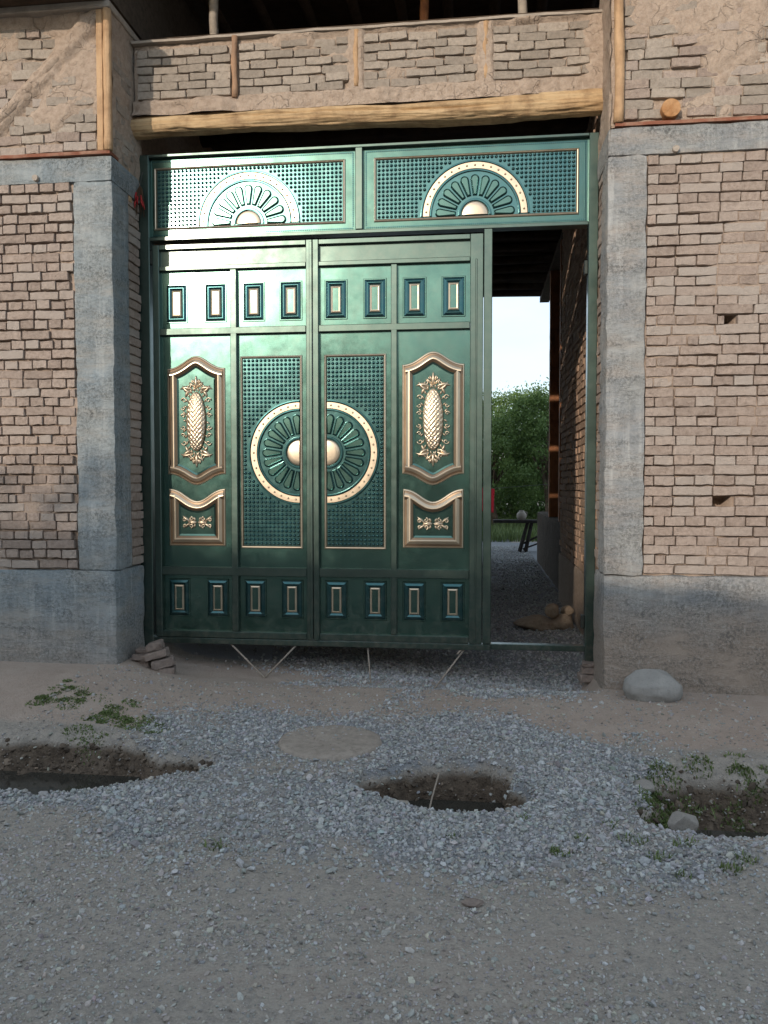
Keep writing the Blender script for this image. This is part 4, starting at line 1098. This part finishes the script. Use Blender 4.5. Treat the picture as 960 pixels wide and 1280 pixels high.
# concrete pipe block inside the pit
o = roughbox('concrete_block', -.545, -.34, -2.36, -2.09, -.36, -.125, MAT['cement'], None, .03, .006, .012, 630); tag(o, 'grey concrete block sunk at the left end of the middle pit', 'block')
m = MB(); m.tube([(-.245, -2.26, -.17), (-.222, -2.16, -.08), (-.195, -2.05, .0)], .0045, 6); tag(m.build('stick', MAT['rod']), 'thin pale stick standing in the middle pit', 'stick')
# water
def water(name, x0, x1, y0, y1, z, label):
    o = MB().box(x0, x1, y0, y1, z - .25, z).build(name, MAT['water']); o['kind'] = 'structure'; return o
water('water', -4.5, -1.36, -2.52, -1.85, -.165, '')
water('water', -.56, .27, -2.48, -1.95, -.175, '')
water('water', .9, 4.5, -2.74, -2.1, -.20, '')

# dried bundle on the left gate post
ch = empty('pepper_bundle', (-2.588, -.06, 3.62)); tag(ch, 'small dried bundle with red peppers hung at the upper left gate corner', 'bundle')
m = MB(); rr = random.Random(9)
for i in range(34):
    a = rr.uniform(0, 6.28); d = rr.uniform(.02, .06); m.tube([(0, 0, .10), (d * .5 * math.cos(a), -.02 + d * .4 * math.sin(a), rr.uniform(.0, .08)), (d * math.cos(a), -.02 + d * .6 * math.sin(a), rr.uniform(-.16, -.02))], [.0025, .002, .001], 4)
m.build('dry_stems', MAT['dry_herb'], ch)
for i in range(7):
    a = rr.uniform(0, 6.28); m = MB(); x, y = .035 * math.cos(a), -.03 + .02 * math.sin(a); z = rr.uniform(-.03, .05)
    m.tube([(x, y, z), (x * 1.3, y - .01, z - .03), (x * 1.7, y - .008, z - .065)], [.006, .0075, .002], 6); m.build('pepper', MAT['red_pepper'], ch)
m = MB(); m.tube([(0, 0, .1), (.004, .02, .17), (.002, .05, .22)], .002, 5); m.build('string', MAT['wire'], ch)

# ------------------------------------------------------------------ gravel (uncountable)
def icos():
    t = (1 + 5 ** .5) / 2; v = np.array([(-1, t, 0), (1, t, 0), (-1, -t, 0), (1, -t, 0), (0, -1, t), (0, 1, t), (0, -1, -t), (0, 1, -t), (t, 0, -1), (t, 0, 1), (-t, 0, -1), (-t, 0, 1)]) / math.sqrt(1 + t * t)
    f = np.array([(0, 11, 5), (0, 5, 1), (0, 1, 7), (0, 7, 10), (0, 10, 11), (1, 5, 9), (5, 11, 4), (11, 10, 2), (10, 7, 6), (7, 1, 8), (3, 9, 4), (3, 4, 2), (3, 2, 6), (3, 6, 8), (3, 8, 9), (4, 9, 5), (2, 4, 11), (6, 2, 10), (8, 6, 7), (9, 8, 1)])
    return v, f
def pebbles(name, x, y, size, colr, label, lift=.25):
    n = len(x); bv, bf = icos()
    P = bv[None] * (1 + rng.normal(0, .20, (n, 12, 1)))
    sc = np.stack([rng.uniform(.75, 1.3, n), rng.uniform(.6, 1.0, n), rng.uniform(.38, .75, n)], 1)
    P = P * sc[:, None, :]
    q = rng.normal(size=(n, 4)) * np.array([1, .28, .28, 1]); q /= np.linalg.norm(q, axis=1, keepdims=True)
    w, a, b, c = q.T
    Rm = np.stack([1 - 2 * (b * b + c * c), 2 * (a * b - c * w), 2 * (a * c + b * w), 2 * (a * b + c * w), 1 - 2 * (a * a + c * c), 2 * (b * c - a * w), 2 * (a * c - b * w), 2 * (b * c + a * w), 1 - 2 * (a * a + b * b)], 1).reshape(n, 3, 3)
    P = np.einsum('nij,nkj->nki', Rm, P) * (size * .5)[:, None, None]
    z = H(x, y) + size * lift * rng.uniform(.1, 1.1, n)
    P += np.stack([x, y, z], 1)[:, None, :]
    T = (bf[None] + (np.arange(n) * 12)[:, None, None]).reshape(-1, 3)
    C = np.repeat(colr, 12, axis=0)
    o = link(name, npmesh(name, P.reshape(-1, 3), tris=T, mats=MAT['gravel'], smooth=False, colr=C))
    return tag(o, label, 'gravel', None, 'stuff')
def stone_cols(n, warm):
    b = np.array([.345, .355, .36])[None] * (1 - warm[:, None]) + np.array([.335, .30, .26])[None] * warm[:, None]
    v = rng.lognormal(0, .21, n); c = b * v[:, None] * (1 + rng.normal(0, .03, (n, 3)))
    return np.clip(c, .05, .50)
N = 330000
x = rng.uniform(-2.75, 1.6, N); y = rng.uniform(-4.3, .05, N)
# keep to what the street camera's ground needs: fewer stones where the wedge is narrow
keep = np.abs(x + (.12 * (y + 6))) < (.56 * (y + 6.0) + .35)
x, y = x[keep], y[keep]
d = gravel_density(x, y)
sel = rng.uniform(0, 1, len(x)) < d * .56
road = (~sel) & (y < -2.5) & (rng.uniform(0, 1, len(x)) < .16 + .42 * sst(-.25, .4, fbm(x * 1.7, y * 2.6, 0, 201, 4)))
xg, yg = x[sel], y[sel]
sz = np.clip(rng.lognormal(math.log(.0118), .44, len(xg)), .005, .040)
pebbles('gravel', xg, yg, sz, stone_cols(len(xg), np.clip(rng.normal(.22, .2, len(xg)), 0, .9)), 'thick bed of blue-grey crushed gravel across the front of the gate')
xr_, yr_ = x[road], y[road]
sz = np.clip(rng.lognormal(math.log(.0078), .48, len(xr_)), .003, .027)
pebbles('road_gravel', xr_, yr_, sz, stone_cols(len(xr_), np.clip(rng.normal(.65, .2, len(xr_)), 0, 1)), 'loose grit and small stones trodden into the road in the foreground', .12)
N2 = 32000
x = rng.uniform(-.5, 1.0, N2); y = .02 + rng.uniform(0, 1, N2) ** 1.2 * 12
x[:4500] = -.5 - np.abs(rng.normal(0, .55, 4500)); y[:4500] = rng.uniform(.0, 1.4, 4500); x = np.maximum(x, -2.4)
sz = np.clip(rng.lognormal(math.log(.021), .3, N2), .01, .045)
pebbles('passage_gravel', x, y, sz, stone_cols(N2, np.clip(rng.normal(.2, .15, N2), 0, .8)), 'grey gravel covering the passage floor inside the wicket')
# scattered stones on the trodden soil and in the ditches
N3 = 9000
x = rng.uniform(-2.75, 1.7, N3); y = rng.uniform(-2.7, -.5, N3); sz = np.clip(rng.lognormal(math.log(.011), .45, N3), .004, .035)
pebbles('scattered_grit', x, y, sz, stone_cols(N3, np.clip(rng.normal(.7, .25, N3), 0, 1)), 'loose grit scattered over the trodden soil and ditch banks', .15)

N4 = 9000
x = np.concatenate([rng.uniform(-2.75, -1.2, N4), rng.uniform(-.7, .4, N4 // 2), rng.uniform(.7, 1.9, N4 // 2)]); y = rng.uniform(-2.75, -1.6, len(x))
sel = rng.uniform(0, 1, len(x)) < .55 * sst(.05, .4, kinds_soil(x, y)); x, y = x[sel], y[sel]
sz = np.clip(rng.lognormal(math.log(.016), .5, len(x)), .006, .055)
sc_ = np.array([.115, .088, .066])[None] * rng.lognormal(0, .32, len(x))[:, None]
pebbles('soil_clods', x, y, sz, sc_, 'dark crumbly soil clods on the banks of the ditches and the pit', .2)
o = bpy.data.objects['soil_clods']; o['category'] = 'soil'

# ------------------------------------------------------------------ grass (uncountable)
def blades(name, pts, ht, label, cat='grass', wid=.004, lean=.5):
    n = len(pts); a = rng.uniform(0, 2 * math.pi, n); h = ht * rng.uniform(.5, 1.3, n); l = h * rng.uniform(.1, 1, n) * lean
    dx, dy = np.cos(a), np.sin(a); px, py = -dy * wid, dx * wid
    X, Y, Z = pts[:, 0], pts[:, 1], pts[:, 2]; V = []
    for (t, ww) in ((0, 1), (.5, .8), (1, .05)):
        cx, cy, cz = X + dx * l * t * t, Y + dy * l * t * t, Z + h * t * (1 - .25 * t * (l / h)) - .004 * (t == 0)
        V.append(np.stack([cx - px * ww, cy - py * ww, cz], 1)); V.append(np.stack([cx + px * ww, cy + py * ww, cz], 1))
    V = np.stack(V, 1); b = np.arange(n)[:, None] * 6
    Q = np.concatenate([b + np.array([[0, 1, 3, 2]]), b + np.array([[2, 3, 5, 4]])])
    C = np.repeat(rng.uniform(0, 1, (n, 1)), 6, axis=0).repeat(3, axis=1)
    return tag(link(name, npmesh(name, V.reshape(-1, 3), quads=Q, mats=MAT['grass'], colr=C)), label, cat, None, 'stuff')
def tuftpts(cs):
    P = []
    for (cx, cy, r, n) in cs:
        a = rng.uniform(0, 6.28, n); d = r * np.sqrt(rng.uniform(0, 1, n)); P.append(np.stack([cx + d * np.cos(a), cy + d * np.sin(a) * .7], 1))
    P = np.concatenate(P); return np.column_stack([P, H(P[:, 0], P[:, 1])])
tl = []
for i in range(46):
    u = rng.uniform(0, 1); tl.append((-2.85 + u * .95 + rng.normal(0, .08), -1.15 - .38 * u + rng.normal(0, .12), rng.uniform(.03, .09), int(rng.uniform(25, 110))))
tl += [(-2.32, -1.62, .10, 160), (-2.2, -1.72, .08, 120), (-1.95, -1.55, .08, 60)]
blades('grass', tuftpts(tl), .012, 'sparse low green weeds on the soil at the left ditch', 'grass', .0045, 1.5)
tr = []
for i in range(62):
    tr.append((rng.uniform(.78, 1.35), rng.normal(-2.10, .17), rng.uniform(.04, .09), int(rng.uniform(50, 130))))
for i in range(40): tr.append((rng.uniform(1.1, 2.0), rng.normal(-2.25, .2), rng.uniform(.03, .09), int(rng.uniform(20, 70))))
for i in range(14): tr.append((rng.uniform(1.2, 1.8), rng.normal(-1.72, .05), rng.uniform(.02, .06), int(rng.uniform(10, 40))))
blades('grass', tuftpts(tr), .022, 'lush green grass and weeds growing in the right ditch', 'grass', .0040, 1.5)
tf = [(-1.03, -2.97, .05, 40), (.32, -2.86, .05, 46), (.42, -2.74, .03, 20), (.62, -2.72, .06, 40), (.70, -2.85, .05, 40), (.93, -2.97, .05, 45), (1.0, -2.93, .04, 30), (.82, -2.75, .05, 40), (.55, -2.6, .04, 18), (.2, -2.55, .03, 12), (-.1, -2.75, .03, 10), (.75, -2.98, .04, 18)]
blades('grass', tuftpts(tf), .026, 'few small weed tufts sprouting through the roadside gravel', 'grass', .003, 1.3)

# ------------------------------------------------------------------ courtyard beyond the passage
bench = empty('trestle_bench', (.9, 10.4, 0)); tag(bench, 'dark wooden trestle bench in the courtyard seen through the wicket', 'bench')
MB().box(-.62, .55, -.16, .16, .64, .70, 0, .005).build('seat', MAT['bench_wood'], bench)
for s in (-1, 1):
    for (xa, xb) in ((.02, -.10), (.10, .02)):
        m = MB(); m.tube([(xa + .05, s * .10, .64), (xb, s * .17, 0)], .032, 6); m.build('leg', MAT['bench_wood'], bench)
m = MB(); m.tube([(-.05, 0, .20), (.5, 0, .48)], .022, 6); m.build('brace', MAT['bench_wood'], bench)
m = MB(); m.tube([(-.02, .05, .10), (.5, .05, .30)], .018, 6); m.build('brace', MAT['bench_wood'], bench)
m = MB(); L = []
for (r, z) in ((.06, 0), (.085, .02), (.10, .07), (.095, .12), (.065, .16), (.045, .175), (.05, .19)):
    L.append([(r * math.cos(2 * math.pi * k / 18), r * math.sin(2 * math.pi * k / 18), z) for k in range(18)])
m.loops(L, [0] * 6, smooth=True, cap=0); m.tube([(.045, 0, .17), (.11, 0, .15), (.10, 0, .07)], .009, 6)
tag(m.build('jug', MAT['white_jug'], None, (.85, 10.4, .70)), 'pale round jug standing on the trestle bench', 'jug')
# red cloth on a line
nu, nv = 14, 26; U, V_ = np.meshgrid(np.linspace(0, .42, nu), np.linspace(0, .56, nv), indexing='ij')
P = np.stack([U * (1 - .12 * V_), .04 * np.sin(U * 26 + V_ * 2) * (.3 + V_), -V_ + .02 * np.sin(U * 9)], -1).reshape(-1, 3)
o = link('red_cloth', npmesh('red_cloth', P, quads=gridquads(nu, nv), mats=MAT['red_cloth']), None, (-.06, 13.2, 1.31)); tag(o, 'red cloth hanging on the line in the courtyard', 'cloth')
md = o.modifiers.new('thick', 'SOLIDIFY'); md.thickness = .008
cl = empty('clothes_line', (0, 13.2, 0)); tag(cl, 'thin clothes line on two poles carrying the red cloth', 'clothes line')
m = MB(); m.tube([(-3, 0, 1.5), (-1.5, 0, 1.44), (-.06, 0, 1.315), (.36, 0, 1.318), (3.4, 0, 1.55)], .004, 5); m.build('line', MAT['wire'], cl)
for xx in (-3, 3.4): m = MB(); m.tube([(xx, 0, -.1), (xx, 0, 1.7)], .03, 8); m.build('pole', MAT['bark'], cl)

def tree(name, x, y, height, crown_r, crown_z, label, seed, nleaf=9000, leaf=.09, squash=.9, group='garden trees beyond the passage'):
    r = random.Random(seed); g = np.random.default_rng(seed); t = empty(name, (x, y, hz(x, y))); tag(t, label, 'tree', group)
    m = MB(); base = [(0, 0, -.1)]; top = crown_z + crown_r * .3
    pts = [(.08 * math.sin(i * 1.3 + seed), .08 * math.cos(i * 1.1 + seed), -.1 + top * i / 6) for i in range(7)]
    m.tube(pts, [.14 * (1 - i / 8) * crown_r / 1.6 for i in range(7)], 9)
    tips = []
    for i in range(16):
        a = r.uniform(0, 6.28); el = r.uniform(-.15, 1.25); d = crown_r * r.uniform(.55, 1.0); s = Vector(pts[r.choice((2, 3, 4, 5))])
        e = Vector((d * math.cos(a) * math.cos(el), d * math.sin(a) * math.cos(el), crown_z + d * math.sin(el) * squash))
        mid = s.lerp(e, .5) + Vector((0, 0, .12 * crown_r)); m.tube([s, mid, e], [.05 * crown_r / 1.6, .03, .01], 6); tips += [mid.lerp(e, q) for q in (.3, .7, 1.0)]
    m.build('trunk', MAT['bark'], t)
    nc = 150; a = g.uniform(0, 6.28, nc); cz = g.uniform(-.75, 1, nc); rr = np.sqrt(np.maximum(1 - cz ** 2, 0)) * g.uniform(.5, 1.05, nc); 
    C = np.stack([rr * np.cos(a) * crown_r, rr * np.sin(a) * crown_r, crown_z + cz * crown_r * squash * g.uniform(.7, 1.05, nc)], 1)
    C = np.concatenate([C, np.array([tuple(p) for p in tips])])
    ci = g.integers(0, len(C), nleaf); P = C[ci] + g.normal(0, 1, (nleaf, 3)) * np.array([.17, .17, .14]) * crown_r * .62 * g.uniform(.4, 1.1, (nleaf, 1))
    ax = g.normal(size=(nleaf, 3)); ax[:, 2] -= .4; ax /= np.linalg.norm(ax, axis=1, keepdims=True); n2 = np.cross(ax, g.normal(size=(nleaf, 3))); n2 /= np.linalg.norm(n2, axis=1, keepdims=True)
    ln = leaf * g.uniform(.6, 1.25, (nleaf, 1)); V = np.stack([P, P + ax * ln * .5 + n2 * ln * .26, P + ax * ln, P + ax * ln * .5 - n2 * ln * .26], 1)
    tint = np.clip(g.normal(.45, .25, len(C)), 0, 1)[ci] * .7 + g.uniform(0, .3, nleaf)
    link('crown', npmesh('crown', V.reshape(-1, 3), quads=np.arange(nleaf * 4).reshape(-1, 4), mats=MAT['leaf'], smooth=False, colr=np.repeat(tint[:, None], 4, 0).repeat(3, 1)), t)
    return t
tree('fruit_tree', 1.85, 16.4, 4.2, 1.75, 2.35, 'bushy green fruit tree at the right behind the trestle bench', 31, 26000, .085)
tree('fruit_tree', .35, 17.6, 4.0, 1.75, 1.95, 'rounded green fruit tree at the left behind the red cloth', 32, 24000, .085)
tree('fruit_tree', 1.2, 23.0, 5.0, 2.0, 3.1, 'taller paler tree rising between the two fruit trees', 33, 16000, .10)
tree('fruit_tree', 3.6, 22.0, 5.5, 2.4, 3.0, 'broad garden tree mostly hidden behind the passage column', 34, 9000, .12)
tree('fruit_tree', -2.2, 21.0, 5.0, 2.2, 2.8, 'garden tree hidden behind the closed gate leaves', 35, 8000, .12)
for i, (bx, by, br_, lb) in enumerate(((.6, 21.5, 1.3, 'low leafy bush at the left under the fruit trees'), (2.4, 20.5, 1.3, 'low leafy bush at the right under the fruit trees'), (1.6, 25.5, 1.7, 'dark bush at the back of the garden'), (-.8, 24.5, 1.6, 'bush behind the left fruit tree'))):
    tree('garden_bush', bx, by, 2, br_, 1.0, lb, 51 + i, 9000, .11, .85, 'garden bushes')
def hedge(x0, x1, y0, y1, n):
    P = np.stack([rng.uniform(x0, x1, n), rng.uniform(y0, y1, n)], 1); return np.column_stack([P, H(P[:, 0], P[:, 1])])
blades('grass', hedge(-2.5, 5, 13.2, 26, 26000), .30, 'tall garden grass under the fruit trees', 'grass', .012, .7)

# ------------------------------------------------------------------ across the street, behind the camera
hs = empty('neighbour_house', (-8.2, -10.4, 0)); tag(hs, 'clay-rendered house across the street shading the lower walls', 'house')
roughbox('wall', -7.6, 7.9, -5.6, 0, -.3, 3.55, MAT['whitewash'], hs, .4, .02, .03, 701)
ez, rz_ = 3.55, 5.3; m = MB()
e = [(-8.1, .5, ez), (8.4, .5, ez), (8.4, -6.1, ez), (-8.1, -6.1, ez)]; rg = [(-5.0, -2.8, rz_ + .2), (2.0, -2.8, rz_ - .15)]
m.add(e + rg, [(0, 1, 5, 4), (1, 2, 5), (2, 3, 4, 5), (3, 0, 4), (0, 3, 2, 1)]); m.build('roof', MAT['roof_sheet'], hs)
for xx in (-5.5, -2.5, .8, 5.6):
    wd = MB().box(xx, xx + 1.2, .02, .06, 1.1, 2.5).build('window', MAT['blue_paint'], hs); MB().box(xx + .08, xx + 1.12, .062, .07, 1.18, 2.42).build('pane', MAT['window_dark'], wd)
dr = MB().box(3.2, 4.2, .02, .07, 0, 2.2).build('door', MAT['blue_paint'], hs); MB().box(4.05, 4.1, .07, .11, 1.0, 1.15).build('handle', MAT['steel_dark'], dr)
o = roughbox('garden_wall', -.25, 14, -10.7, -10.35, -.3, 2.3, MAT['whitewash'], None, .3, .02, .04, 702); tag(o, 'clay garden wall across the street', 'wall')
GT = 'trees across the street'
tree('street_tree', 2.6, -13.2, 5, 2.0, 2.9, 'tree over the garden wall across the street', 41, 5000, .16, .9, GT)
tree('street_tree', 7.5, -13.5, 5, 2.2, 3.0, 'second tree over the garden wall across the street', 42, 5000, .16, .9, GT)
for i, (tx, cz, n_, lb) in enumerate(((-4.1, 4.9, 2600, 'thin-crowned tree behind the right end of the house across the street'), (-6.9, 5.4, 3000, 'tall tree behind the middle of the house across the street'), (-9.8, 5.5, 3000, 'tall dense tree behind the left half of the house across the street'))):
    tree('street_tree', tx, -17.5, 7, 1.75, cz, lb, 43 + i, n_, .15, .9, GT)
